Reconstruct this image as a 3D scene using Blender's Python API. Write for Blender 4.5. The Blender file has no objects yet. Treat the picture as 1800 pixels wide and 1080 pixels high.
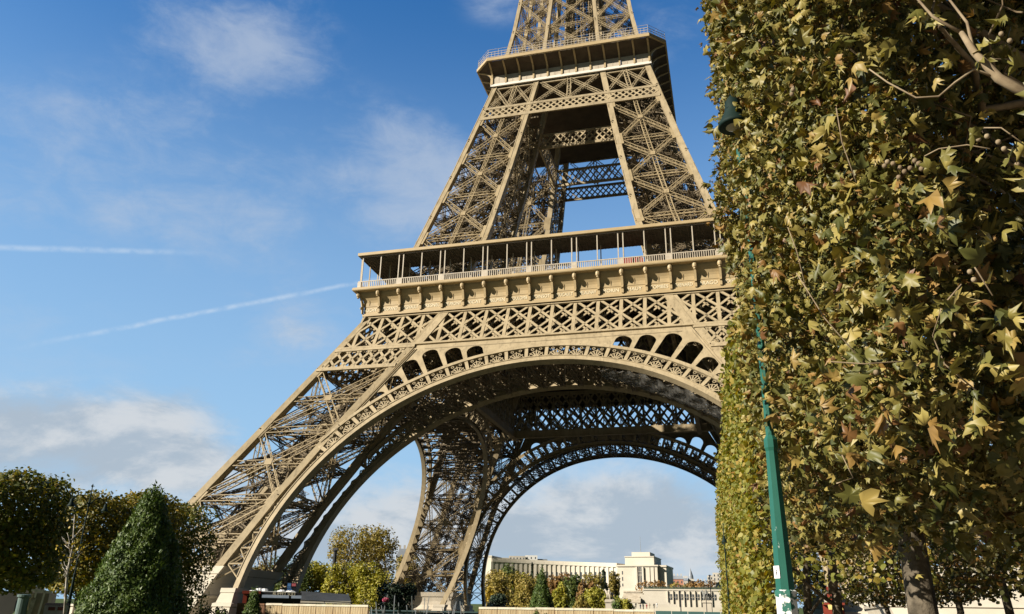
import bpy, math, random
import numpy as np
from mathutils import Vector, Matrix
rnd = random.Random(7)
SC = bpy.context.scene
COL = SC.collection

# ------------------------------------------------------------------ camera
CX, CY, CZ = 26.168, -157.835, 1.98
YAW, PITCH, ROLL, FPX = -0.26284, 0.37045, 0.01791, 1421.59   # FPX: focal length for an 1800 px wide picture
def cam_axes():
    cy, sy, cp, sp = math.cos(YAW), math.sin(YAW), math.cos(PITCH), math.sin(PITCH)
    f = Vector((sy*cp, cy*cp, sp)); r = Vector((cy, -sy, 0)); u = r.cross(f)
    cr, sr = math.cos(ROLL), math.sin(ROLL)
    return cr*r + sr*u, -sr*r + cr*u, f
cr_, cu_, cf_ = cam_axes()
CAMP = Vector((CX, CY, CZ))
cam = bpy.data.cameras.new('camera'); cam_o = bpy.data.objects.new('camera', cam); COL.objects.link(cam_o)
cam_o.matrix_world = Matrix(((cr_.x, cu_.x, -cf_.x, CX), (cr_.y, cu_.y, -cf_.y, CY), (cr_.z, cu_.z, -cf_.z, CZ), (0, 0, 0, 1)))
cam.sensor_fit = 'HORIZONTAL'; cam.sensor_width = 36; cam.lens = 36*FPX/1800
cam.clip_start = 0.1; cam.clip_end = 20000
SC.camera = cam_o
def ray(u, v):
    return (cf_ + cr_*((u-900)/FPX) - cu_*((v-540)/FPX)).normalized()
def at(u, v, d):                       # the point d metres away (along the ground) in a direction of the photograph
    k = ray(u, v); return CAMP + k*(d/math.hypot(k.x, k.y))
def ground(u, d, z=0.0):               # point on the ground at distance d under picture column u
    p = at(u, 1000, d); q = at(u, 1080, d); t = (z-p.z)/(q.z-p.z)
    k = p.lerp(q, t); return Vector((k.x, k.y, z))

# ------------------------------------------------------------------ light
SUN_A, SUN_E = math.radians(50), math.radians(28)    # azimuth from -Y towards -X, elevation
sdir = Vector((-math.sin(SUN_A)*math.cos(SUN_E), -math.cos(SUN_A)*math.cos(SUN_E), math.sin(SUN_E)))
sun = bpy.data.lights.new('sun', 'SUN'); sun.energy = 5.0; sun.angle = math.radians(0.5); sun.color = (1.0, 0.93, 0.82)
sun_o = bpy.data.objects.new('sun', sun); COL.objects.link(sun_o)
sun_o.rotation_euler = sdir.to_track_quat('Z', 'Y').to_euler()
SC.view_settings.view_transform = 'Standard'; SC.view_settings.look = 'None'
SC.view_settings.exposure = 0.8; SC.view_settings.gamma = 1.0

class N:                                # tiny node-tree writer
    def __init__(s, nt): s.nt = nt
    def new(s, t, **kw):
        n = s.nt.nodes.new(t)
        for k, v in kw.items(): setattr(n, k, v)
        return n
    def link(s, a, b): s.nt.links.new(a, b)
    def math(s, op, a, b=None, c=None, clamp=False):
        n = s.new('ShaderNodeMath', operation=op); n.use_clamp = clamp
        for i, x in enumerate((a, b, c)):
            if x is None: continue
            if isinstance(x, (int, float)): n.inputs[i].default_value = x
            else: s.link(x, n.inputs[i])
        return n.outputs[0]
    def dot(s, a, vec):
        n = s.new('ShaderNodeVectorMath', operation='DOT_PRODUCT'); s.link(a, n.inputs[0]); n.inputs[1].default_value = vec
        return n.outputs['Value']
    def ss(s, x, lo, hi):
        n = s.new('ShaderNodeMapRange', interpolation_type='SMOOTHSTEP'); s.link(x, n.inputs[0])
        n.inputs[1].default_value = lo; n.inputs[2].default_value = hi
        return n.outputs[0]
    def noise(s, vec, scale, detail=5, rough=.55, dist=0.0):
        n = s.new('ShaderNodeTexNoise'); n.inputs['Scale'].default_value = scale; n.inputs['Detail'].default_value = detail
        n.inputs['Roughness'].default_value = rough; n.inputs['Distortion'].default_value = dist
        if vec is not None: s.link(vec, n.inputs['Vector'])
        return n.outputs[0]
    def mix(s, f, a, b):
        n = s.new('ShaderNodeMix', data_type='RGBA')
        for x, i in ((f, 0), (a, 6), (b, 7)):
            if isinstance(x, (int, float)): n.inputs[i].default_value = x
            elif isinstance(x, tuple): n.inputs[i].default_value = (*x, 1)
            else: s.link(x, n.inputs[i])
        return n.outputs[2]

# ------------------------------------------------------------------ sky: Nishita, thin cloud and two contrails by direction
W = bpy.data.worlds.new('World'); SC.world = W; W.use_nodes = True
def build_world():
    nt = W.node_tree; nt.nodes.clear(); g = N(nt)
    out = g.new('ShaderNodeOutputWorld'); bg = g.new('ShaderNodeBackground'); g.link(bg.outputs[0], out.inputs[0])
    sky = g.new('ShaderNodeTexSky', sky_type='NISHITA'); sky.sun_disc = False
    sky.sun_elevation = SUN_E; sky.sun_rotation = math.atan2(sdir.x, sdir.y); sky.air_density = 1.0; sky.dust_density = 0.6; sky.ozone_density = 2.2
    tint = g.new('ShaderNodeMix', data_type='RGBA', blend_type='MULTIPLY'); tint.inputs[0].default_value = 1.0; tint.inputs[7].default_value = (.55, 1.46, 2.18, 1); g.link(sky.outputs[0], tint.inputs[6])
    tc = g.new('ShaderNodeTexCoord'); D = tc.outputs['Generated']
    sz_ = g.new('ShaderNodeSeparateXYZ'); g.link(D, sz_.inputs[0]); hz = sz_.outputs[2]
    fr = g.ss(g.dot(D, tuple(Vector((math.sin(YAW-.25), math.cos(YAW-.25), 0)))), -.15, .45)      # thin haze over the north-western half of the sky
    veil = g.math('MULTIPLY', g.math('ADD', g.math('MULTIPLY', g.ss(hz, .70, .28), .63), g.math('MULTIPLY', g.ss(hz, .36, .08), .33)), fr)
    dim = g.new('ShaderNodeMix', data_type='RGBA', blend_type='MULTIPLY'); dim.inputs[0].default_value = 1.0; g.link(tint.outputs[2], dim.inputs[6]); g.link(g.mix(fr, (.14, .11, .09), (1.0, 1.0, 1.0)), dim.inputs[7])  # unseen sky behind the camera is dimmed to deepen the shadows
    hs_out = g.mix(veil, dim.outputs[2], (4.5, 7.0, 9.5))
    # domain for cloud texture
    mp = g.new('ShaderNodeMapping'); mp.inputs['Scale'].default_value = (1, 1, 1.9); g.link(D, mp.inputs[0]); V = mp.outputs[0]
    n1 = g.noise(V, 5.5, 9, .62, .35); n2 = g.noise(V, 17, 8, .66, .5)
    tex = g.math('ADD', g.math('MULTIPLY', n1, .68), g.math('MULTIPLY', n2, .32))
    def blob(u, v, rx, ry, amp, lean=0.0):
        c = ray(u, v); R = cr_*math.cos(lean)-cu_*math.sin(lean); U = cu_*math.cos(lean)+cr_*math.sin(lean)
        R = (R - c*R.dot(c)).normalized(); U = c.cross(R)
        a = g.math('MULTIPLY', g.dot(D, R), FPX/rx); b = g.math('MULTIPLY', g.dot(D, U), FPX/ry)
        r2 = g.math('ADD', g.math('MULTIPLY', a, a), g.math('MULTIPLY', b, b))
        e = g.math('POWER', 2.718, g.math('MULTIPLY', r2, -1.0))
        front = g.math('GREATER_THAN', g.dot(D, c), 0.2)
        return g.math('MULTIPLY', g.math('MULTIPLY', e, front), amp)
    def total(L):
        s = None
        for b in L:
            x = blob(*b); s = x if s is None else g.math('ADD', s, x)
        return s
    wisp = total([(400, 55, 120, 75, .52), (470, 125, 90, 60, .46), (500, 20, 90, 40, .16), (760, 310, 150, 75, .74, .5), (660, 300, 60, 60, .22), (700, 395, 60, 60, .22),
                  (100, 270, 240, 100, .34), (330, 330, 240, 110, .18), (430, 420, 120, 60, .16), (1160, 60, 110, 60, .22), (870, 5, 60, 40, .25), (520, 570, 85, 60, .62), (250, 640, 300, 30, .10), (30, 560, 200, 60, .12)])
    puff = total([(60, 745, 150, 55, .50), (190, 770, 150, 60, .40), (320, 762, 100, 70, .62), (260, 815, 170, 36, .46), (300, 850, 260, 28, .34), (525, 585, 60, 38, .42),
                  (690, 900, 120, 70, .62), (1010, 890, 190, 62, .66), (1130, 880, 120, 60, .5), (950, 950, 260, 40, .62), (1200, 960, 200, 60, .62), (650, 960, 220, 60, .55), (1600, 900, 250, 80, .5), (-150, 800, 160, 80, .5), (1500, 120, 200, 80, .3)])
    el = g.new('ShaderNodeSeparateXYZ'); g.link(D, el.inputs[0]); z = el.outputs[2]
    band = g.math('MULTIPLY', g.ss(z, .16, .0), .30)
    cw = g.math('MULTIPLY', g.ss(g.math('ADD', wisp, g.math('MULTIPLY', g.math('SUBTRACT', tex, .5), 3.2)), -.1, 1.1), .66)
    cw = g.math('MULTIPLY', cw, g.ss(wisp, .02, .22))
    cp = g.ss(g.math('ADD', g.math('ADD', puff, band), g.math('MULTIPLY', g.math('SUBTRACT', tex, .5), 2.4)), .08, 1.0)
    cp = g.math('MULTIPLY', g.math('MULTIPLY', cp, .84), g.ss(g.math('ADD', puff, band), .05, .3))
    # contrails: narrow great-circle bands
    def trail(a, b, wpx, amp, ends):
        A, B = ray(*a), ray(*b); n = A.cross(B).normalized(); T = (B-A).normalized()
        w1 = g.math('MULTIPLY', g.math('SUBTRACT', g.noise(D, 22, 4), .5), .0042)
        d = g.math('ABSOLUTE', g.math('ADD', g.dot(D, n), w1))
        m = g.ss(d, wpx/FPX, 0.0)
        t = g.dot(D, T); ta, tb = A.dot(T), B.dot(T)
        m = g.math('MULTIPLY', m, g.math('MULTIPLY', g.ss(t, ta, ta+ends[0]), g.ss(t, tb, tb-ends[1])))
        m = g.math('MULTIPLY', m, g.ss(g.noise(D, 60, 4), .2, .62))
        front = g.math('GREATER_THAN', g.dot(D, A), 0.3)
        return g.math('MULTIPLY', g.math('MULTIPLY', m, front), amp)
    tr = g.math('ADD', trail((-200, 430), (400, 446), 7.0, .42, (.02, .12)), trail((-30, 623), (700, 484), 6.0, .46, (.16, .02)))
    # cloud colour: sunlit cream tops, grey undersides, modelled by a second, offset density sample along the sun
    off = g.new('ShaderNodeVectorMath', operation='ADD'); g.link(V, off.inputs[0]); off.inputs[1].default_value = tuple(sdir*0.045 + Vector((0, 0, .05)))
    n1b = g.noise(off.outputs[0], 5.5, 9, .62, .35)
    lit = g.ss(g.math('SUBTRACT', n1, n1b), -.10, .10)
    ccol = g.mix(lit, (5.0, 5.7, 6.5), (7.9, 8.0, 8.1))
    wcol = (5.8, 6.7, 8.1)
    c = g.mix(cw, hs_out, wcol); c = g.mix(cp, c, ccol); c = g.mix(tr, c, (7.6, 8.8, 10.2))
    g.link(c, bg.inputs[0]); bg.inputs[1].default_value = 0.05
build_world()

# ------------------------------------------------------------------ helpers
def tag(o, label=None, cat=None, group=None, kind=None):
    if label: o['label'] = label
    if cat: o['category'] = cat
    if group: o['group'] = group
    if kind: o['kind'] = kind
    return o
def empty(name, loc=(0, 0, 0), rz=0.0):
    o = bpy.data.objects.new(name, None); COL.objects.link(o); o.location = loc; o.rotation_euler = (0, 0, rz); o.empty_display_size = .5
    return o
def link(name, me, parent=None, loc=None, rz=None):
    o = bpy.data.objects.new(name, me); COL.objects.link(o)
    if parent: o.parent = parent
    if loc is not None: o.location = loc
    if rz is not None: o.rotation_euler = (0, 0, rz)
    return o
def copy_tree(o, parent=None):
    c = o.copy(); COL.objects.link(c); c.parent = parent
    for ch in list(o.children): copy_tree(ch, c)
    return c
class MB:
    def __init__(s): s.v = []; s.f = []
    def bar(s, p, q, w, h=None, up=None, caps=True):
        p, q = Vector(p), Vector(q); d = q-p
        if d.length < 1e-6: return
        h = h or w; d.normalize()
        up = Vector(up) if up is not None else (Vector((0, 0, 1)) if abs(d.z) < .95 else Vector((0, 1, 0)))
        a = d.cross(up)
        if a.length < 1e-4: a = d.cross(Vector((1, 0, 0)))
        a.normalize(); b = a.cross(d).normalized()
        a = a*(w/2); b = b*(h/2); n = len(s.v)
        for e in (p, q): s.v += [e-a-b, e+a-b, e+a+b, e-a+b]
        for i in range(4):
            j = (i+1) % 4; s.f.append((n+i, n+j, n+4+j, n+4+i))
        if caps: s.f += [(n+3, n+2, n+1, n), (n+4, n+5, n+6, n+7)]
    def box(s, x0, x1, y0, y1, z0, z1):
        n = len(s.v)
        s.v += [Vector(c) for c in ((x0, y0, z0), (x1, y0, z0), (x1, y1, z0), (x0, y1, z0), (x0, y0, z1), (x1, y0, z1), (x1, y1, z1), (x0, y1, z1))]
        s.f += [(n+3, n+2, n+1, n), (n+4, n+5, n+6, n+7), (n, n+1, n+5, n+4), (n+1, n+2, n+6, n+5), (n+2, n+3, n+7, n+6), (n+3, n, n+4, n+7)]
    def loft(s, rings, close=True, caps=True):
        n = len(s.v); k = len(rings[0])
        for r in rings: s.v += [Vector(x) for x in r]
        for i in range(len(rings)-1):
            for j in range(k if close else k-1):
                a = n+i*k+j; b = n+i*k+(j+1) % k; s.f.append((a, b, b+k, a+k))
        if caps and close:
            s.f.append(tuple(n+j for j in reversed(range(k)))); s.f.append(tuple(n+(len(rings)-1)*k+j for j in range(k)))
    def tube(s, pts, radii, seg=8, caps=True):
        rings = []; pts = [Vector(p) for p in pts]
        for i, p in enumerate(pts):
            d = (pts[min(i+1, len(pts)-1)]-pts[max(i-1, 0)]).normalized()
            a = d.cross(Vector((0, 0, 1)) if abs(d.z) < .9 else Vector((1, 0, 0))).normalized(); b = d.cross(a)
            r = radii[i] if isinstance(radii, (list, tuple)) else radii
            rings.append([p+(a*math.cos(2*math.pi*j/seg)+b*math.sin(2*math.pi*j/seg))*r for j in range(seg)])
        s.loft(rings, True, caps)
    def lathe(s, c, prof, seg=12, axis=None):
        c = Vector(c); s.loft([[c+Vector((r*math.cos(2*math.pi*j/seg), r*math.sin(2*math.pi*j/seg), z)) for j in range(seg)] for r, z in prof])
    def truss(s, p, q, W, nrm, D=None, t=.16, pitch=None, lace=.055):
        """lattice box beam from p to q, wide faces perpendicular to nrm"""
        p, q = Vector(p), Vector(q); d = q-p; L = d.length; d.normalize()
        n = Vector(nrm); n = (n-d*n.dot(d)).normalized(); sd = d.cross(n); D = D or W
        pitch = pitch or W*1.15
        for a in (-1, 1):
            for b in (-1, 1):
                o = sd*(a*W/2)+n*(b*D/2); s.bar(p+o, q+o, t, t, n, False)
        k = max(2, int(round(L/pitch)))
        for b in (-1, 1):
            for i in range(k):
                t0, t1 = L*i/k, L*(i+1)/k; sg = 1 if i % 2 else -1
                s.bar(p+d*t0+sd*(sg*W/2)+n*(b*D/2), p+d*t1-sd*(sg*W/2)+n*(b*D/2), lace, lace*.6, n, False)
        for a in (-1, 1):
            for i in range(0, k):
                t0, t1 = L*i/k, L*(i+1)/k; sg = 1 if i % 2 else -1
                s.bar(p+d*t0+sd*(a*W/2)+n*(sg*D/2), p+d*t1+sd*(a*W/2)-n*(sg*D/2), lace, lace*.6, sd, False)
    def mesh(s, name, mat, smooth=False):
        me = bpy.data.meshes.new(name); me.from_pydata([tuple(v) for v in s.v], [], s.f); me.validate()
        for m in (mat if isinstance(mat, list) else [mat]): me.materials.append(m)
        if smooth: me.polygons.foreach_set('use_smooth', [True]*len(me.polygons))
        return me
    def build(s, name, mat, parent=None, smooth=False, loc=None, rz=None):
        return link(name, s.mesh(name, mat, smooth), parent, loc, rz)

def curve_fill(loops, depth):
    """flat plate with holes: outer loop first, extruded +-depth; returns (verts, faces)"""
    cu = bpy.data.curves.new('plate', 'CURVE'); cu.dimensions = '2D'; cu.fill_mode = 'BOTH'; cu.extrude = depth
    for L in loops:
        sp = cu.splines.new('POLY'); sp.points.add(len(L)-1); sp.use_cyclic_u = True
        for pt, (x, y) in zip(sp.points, L): pt.co = (x, y, 0, 1)
    o = bpy.data.objects.new('plate', cu); me = bpy.data.meshes.new_from_object(o)
    r = [v.co.copy() for v in me.vertices], [tuple(p.vertices) for p in me.polygons]
    bpy.data.objects.remove(o); bpy.data.curves.remove(cu); bpy.data.meshes.remove(me); return r
def text_geo(body, size, depth=.02, align='CENTER'):
    cu = bpy.data.curves.new('text', 'FONT'); cu.body = body; cu.size = size; cu.extrude = depth; cu.align_x = align; cu.align_y = 'CENTER'; cu.resolution_u = 3
    o = bpy.data.objects.new('text', cu); me = bpy.data.meshes.new_from_object(o)
    r = [v.co.copy() for v in me.vertices], [tuple(p.vertices) for p in me.polygons]
    bpy.data.objects.remove(o); bpy.data.curves.remove(cu); bpy.data.meshes.remove(me); return r

# ------------------------------------------------------------------ materials
def mat(name, c1, c2=None, scale=1.0, rough=.6, spec=.3, bump=0.0, bscale=None, metal=0.0, detail=6, streak=0.0):
    m = bpy.data.materials.new(name); m.use_nodes = True; nt = m.node_tree; g = N(nt); b = nt.nodes['Principled BSDF']
    b.inputs['Roughness'].default_value = rough; b.inputs['Specular IOR Level'].default_value = spec; b.inputs['Metallic'].default_value = metal
    tc = g.new('ShaderNodeTexCoord')
    if c2 is None: b.inputs['Base Color'].default_value = (*c1, 1)
    else:
        n = g.noise(tc.outputs['Object'], scale, detail, .62)
        c = g.mix(g.ss(n, .32, .68), c1, c2)
        if streak:
            mp = g.new('ShaderNodeMapping'); mp.inputs['Scale'].default_value = (1.6, 1.6, .14); g.link(tc.outputs['Object'], mp.inputs[0])
            c = g.mix(g.math('MULTIPLY', g.ss(g.noise(mp.outputs[0], 1.1, 7, .7), .48, .70), streak), c, tuple(x*.45 for x in c2))
        g.link(c, b.inputs['Base Color'])
    if bump:
        bn = g.new('ShaderNodeBump'); bn.inputs['Strength'].default_value = bump; bn.inputs['Distance'].default_value = .05
        g.link(g.noise(tc.outputs['Object'], bscale or scale*4, 5), bn.inputs['Height']); g.link(bn.outputs[0], b.inputs['Normal'])
    return m
def leaf_mat(name, stops, trans=.35, gloss=.35):
    """leaves: every leaf takes its own colour from the list; light passes through a little"""
    m = bpy.data.materials.new(name); m.use_nodes = True; nt = m.node_tree; nt.nodes.clear(); g = N(nt)
    out = g.new('ShaderNodeOutputMaterial'); geo = g.new('ShaderNodeNewGeometry'); cr = g.new('ShaderNodeValToRGB')
    cr.color_ramp.interpolation = 'LINEAR'
    e = cr.color_ramp.elements
    for i, (p, c) in enumerate(stops):
        x = e[i] if i < 2 else e.new(p)
        x.position = p; x.color = (*c, 1)
    g.link(geo.outputs['Random Per Island'], cr.inputs[0])
    p = g.new('ShaderNodeBsdfPrincipled'); p.inputs['Roughness'].default_value = .5; p.inputs['Specular IOR Level'].default_value = gloss
    g.link(cr.outputs[0], p.inputs['Base Color'])
    t = g.new('ShaderNodeBsdfTranslucent'); hs = g.new('ShaderNodeHueSaturation'); hs.inputs['Saturation'].default_value = 1.15; hs.inputs['Value'].default_value = 1.1
    g.link(cr.outputs[0], hs.inputs['Color']); g.link(hs.outputs[0], t.inputs[0])
    mx = g.new('ShaderNodeMixShader'); mx.inputs[0].default_value = trans
    g.link(p.outputs[0], mx.inputs[1]); g.link(t.outputs[0], mx.inputs[2]); g.link(mx.outputs[0], out.inputs[0])
    return m
IRON = mat('tower_paint', (.42, .332, .20), (.335, .262, .155), .55, .55, .25, .2, 6, 0.0, 6, .55)
IRON_B = mat('tower_paint_bracing_shaded', (.37, .285, .16), (.29, .22, .12), .7, .55, .25)  # darker copy of the tower paint: shade among the lattice put into the colour
IRON_I = mat('tower_paint_inside_shaded', (.20, .155, .095), (.15, .115, .07), .7, .6, .2)  # darkest copy of the same paint, imitating shade inside legs and arches
IRON_L = mat('tower_paint_pale', (.46, .345, .185), (.40, .295, .152), .5, .5, .3)
IRON_W = mat('platform_panel_metal', (.52, .45, .34), (.43, .36, .27), 1.3, .45, .4)
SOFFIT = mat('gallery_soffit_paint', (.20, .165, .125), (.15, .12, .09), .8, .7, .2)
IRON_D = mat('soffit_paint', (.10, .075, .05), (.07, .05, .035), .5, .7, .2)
GOLD = mat('gilt_letters', (.80, .70, .48), None, 1, .4, .5)
STONE = mat('pale_stone', (.56, .49, .38), (.42, .36, .27), .35, .85, .2, .35, 3.0)
STONE_W = mat('white_stone', (.58, .52, .41), (.46, .40, .31), .12, .85, .2)

# ------------------------------------------------------------------ the iron tower
OZ = [0, 17.48, 51, 57.6, 62, 68.7, 87, 110.3, 122, 134, 150, 170]
OO = [60.7, 51.68, 34.4, 31.6, 30.0, 28.0, 22.95, 17.0, 14.42, 12.9, 11.2, 9.4]
IZ = [0, 8, 17.6, 27, 36.6, 45.6, 51, 57.6, 62, 68, 88, 109.5, 119, 134, 150, 170]
IO = [44.7, 41.2, 37.2, 32.6, 27.5, 22.0, 19.2, 16.9, 15.6, 13.8, 10.2, 6.75, 5.7, 4.6, 3.6, 2.6]
def fo(z): return float(np.interp(z, OZ, OO))
def fi(z): return float(np.interp(z, IZ, IO))
tower = tag(empty('iron_tower'), 'huge beige lattice iron tower on four arched legs, rising out of the frame', 'tower')
def leg_pts(z): a, b = fo(z), fi(z); return {'A': Vector((-a, -a, z)), 'B': Vector((-b, -a, z)), 'C': Vector((-a, -b, z)), 'D': Vector((-b, -b, z))}
def four(name_fn):
    for k in range(4): name_fn(k, k*math.pi/2)
def spread(proto, n=3):
    for k in range(1, n+1):
        c = copy_tree(proto, tower); c.rotation_euler = (0, 0, k*math.pi/2)
FACES = [('A', 'B', (0, -1, .4)), ('A', 'C', (-1, 0, .4)), ('B', 'D', (1, 0, -.3)), ('C', 'D', (0, 1, -.3))]

# --- lower piers
def legs_mesh(levels, w, name, mt):
    m = MB()
    for key in 'ABCD':
        for z0, z1 in zip(levels[:-1], levels[1:]):
            p, q = leg_pts(z0)[key], leg_pts(z1)[key]
            sx = .5*w*(1 if key in 'AC' else -1); sy = .5*w*(1 if key in 'AB' else -1)
            off = Vector((sx, sy, 0)); m.bar(p+off, q+off, w, w, (0, 1, 0))
            # raised flange strips and the joint line along the outer faces
            for sgn in (-1, 1):
                fl = Vector((sx+sgn*w*.42, sy-(w*.5+.03)*(1 if key in 'AB' else -1), 0)); m.bar(p+fl, q+fl, w*.16, .12, (0, 1, 0), False)
    return m
def bracing(levels, W, t, mid=True, axis=True, skip=()):
    m = MB()
    for a, b, nrm in FACES:
        outer = a == 'A'
        for z0, z1 in zip(levels[:-1], levels[1:]):
            if outer and (z0, z1) in skip: continue
            P0, P1 = leg_pts(z0), leg_pts(z1); ins = .5
            p0, q0, p1, q1 = P0[a], P0[b], P1[a], P1[b]
            n = (q0-p0).cross(p1-p0).normalized()
            if n.dot(Vector(nrm)) < 0: n = -n
            sh = -n*.55
            p0, q0, p1, q1 = [x+sh for x in (p0, q0, p1, q1)]
            e = (q0-p0).normalized()*ins
            m.truss(p0+e, q1-e, W, n, W*.9, t); m.truss(q0-e, p1+e, W, n, W*.9, t)
            m.truss(p0+e, q0-e, W*1.05, n, W*.9, t)
            # centre gusset and corner plates
            d0 = (q1-p0).length; c = p0.lerp(q1, (q0-p0).length/((q0-p0).length+(q1-p1).length))
            up = (p1-p0).normalized(); sd = (q0-p0).normalized()
            m.bar(c-sd*W*.62+n*.5, c+sd*W*.62+n*.5, W*1.2, .1, n)
            for cp, s1, s2 in ((p0, 1, 1), (q0, -1, 1), (p1, 1, -1), (q1, -1, -1)):
                g0 = cp+sd*(s1*.75)+n*.5; u2 = (p1-p0).normalized() if cp in (p0, p1) else (q1-q0).normalized()
                m.bar(g0-u2*1.5, g0+u2*1.5, 1.6, .1, n)
            if mid:
                pm, qm = p0.lerp(p1, .5), q0.lerp(q1, .5)
                m.truss(pm+e, qm-e, W*.95, n, W*.8, t)
            if axis: m.truss(p0.lerp(q0, .5), p1.lerp(q1, .5), W*.9, n, W*.8, t)
    return m
def inner_mess(levels, seed, tread=True):
    """floor diaphragms, lift rails, stair flights and thin ties inside a pier"""
    m = MB(); r = random.Random(seed)
    for z in levels:
        P = leg_pts(z)
        m.truss(P['A'], P['D'], .55, (0, 0, 1), .5, .1); m.truss(P['B'], P['C'], .55, (0, 0, 1), .5, .1)
        for k in (.5,):
            m.bar(P['A'].lerp(P['C'], k), P['B'].lerp(P['D'], k), .25, .35)
    zz = levels[0]; L = levels[-1]
    def ax(z, fx, fy):
        P = leg_pts(z); return P['A'].lerp(P['B'], fx).lerp(P['C'].lerp(P['D'], fx), fy)
    for fx, fy in ((.35, .35), (.65, .35), (.35, .62), (.65, .62)):
        m.truss(ax(zz, fx, fy), ax(L, fx, fy), .55, (0, 0, 1), .7, .14, .8, .09)
    n = int((L-zz)/3.0)
    for i in range(n):                       # sleepers of the lift track
        z = zz+i*3.0; m.bar(ax(z, .35, .35), ax(z, .65, .35), .16, .2, None, False); m.bar(ax(z, .35, .62), ax(z, .65, .62), .16, .2, None, False)
    k = int((L-zz)/3.2)
    for i in range(k):                       # stair flights zigzagging up one side
        z0, z1 = zz+i*3.2, zz+(i+1)*3.2; a, b = (.2, .8) if i % 2 else (.8, .2)
        p, q = ax(z0, a, .82), ax(z1, b, .82)
        for o in (-.6, .6):
            m.bar(p+Vector((0, o, 0)), q+Vector((0, o, 0)), .1, .3); m.bar(p+Vector((0, o, 1.1)), q+Vector((0, o, 1.1)), .06, .06, None, False)
        for j in range(4):
            c = p.lerp(q, j/3); m.bar(c+Vector((0, -.6, 0)), c+Vector((0, -.6, 1.1)), .05, .05, None, False)
    for z0, z1 in zip(levels[:-1], levels[1:]):   # inner cross frames between the lift and the outer faces
        for fr in ((.22, 0, .22, 1), (.78, 0, .78, 1), (0, .22, 1, .22), (0, .78, 1, .78)):
            zm = (z0+z1)/2
            for za, zb in ((z0, zm), (zm, z1)):
                p, q, p2, q2 = ax(za, fr[0], fr[1]), ax(za, fr[2], fr[3]), ax(zb, fr[0], fr[1]), ax(zb, fr[2], fr[3]); nn_ = (q-p).cross(p2-p)
                m.truss(p, q2, .42, nn_, .3, .085, .8, .05); m.truss(q, p2, .42, nn_, .3, .085, .8, .05); m.bar(p, q, .14, .2)
    for z0, z1 in zip(levels[:-1], levels[1:]):   # slender ties from the corners to the core
        for cnr in 'ABCD':
            for fx, fy in ((.35, .35), (.65, .62)):
                p = leg_pts(z0)[cnr]; q = ax(z1, fx, fy); m.bar(p, q, .17, .17, None, False)
                p = leg_pts(z1)[cnr]; q = ax((z0+z1)/2, fx, fy); m.bar(p, q, .12, .12, None, False)
    return m
LOW = [6.6, 18.3, 29.6, 40.9, 52.0]
pier = legs_mesh([4.5, 18.3, 29.6, 40.9, 52.0, 57.5], 1.15, 'pier', IRON).build('pier', IRON, tower)
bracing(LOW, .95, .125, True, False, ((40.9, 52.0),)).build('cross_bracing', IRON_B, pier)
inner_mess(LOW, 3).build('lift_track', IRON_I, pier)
spread(pier)

# --- the sloping face plane: x across, s up the slope, n outwards
SL = math.hypot(1, .516)
def S(x, s, n=0.0):
    return Vector((x, -60.7+.516*s/SL-n/SL, s/SL+.516*n/SL))
def plate(loops, d, n):
    v, f = curve_fill(loops, d); return [S(p.x, p.y, n+p.z) for p in v], f
def addto(m, vf):
    k = len(m.v); m.v += vf[0]; m.f += [tuple(i+k for i in q) for q in vf[1]]
C0, R1, R2 = 7.64, 37.4, 41.0
STEP = math.radians(180/38)
def pol(r, th): return (r*math.sin(th), C0+r*math.cos(th))
def Sp(r, th, n=0.0): x, s = pol(r, th); return S(x, s, n)
def ring(m, ra, rb, th0, th1, n0, n1, k=60):
    rings = []
    for i in range(k+1):
        th = th0+(th1-th0)*i/k
        rings.append([Sp(ra, th, n0), Sp(rb, th, n0), Sp(rb, th, n1), Sp(ra, th, n1)])
    m.loft(rings)
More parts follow.
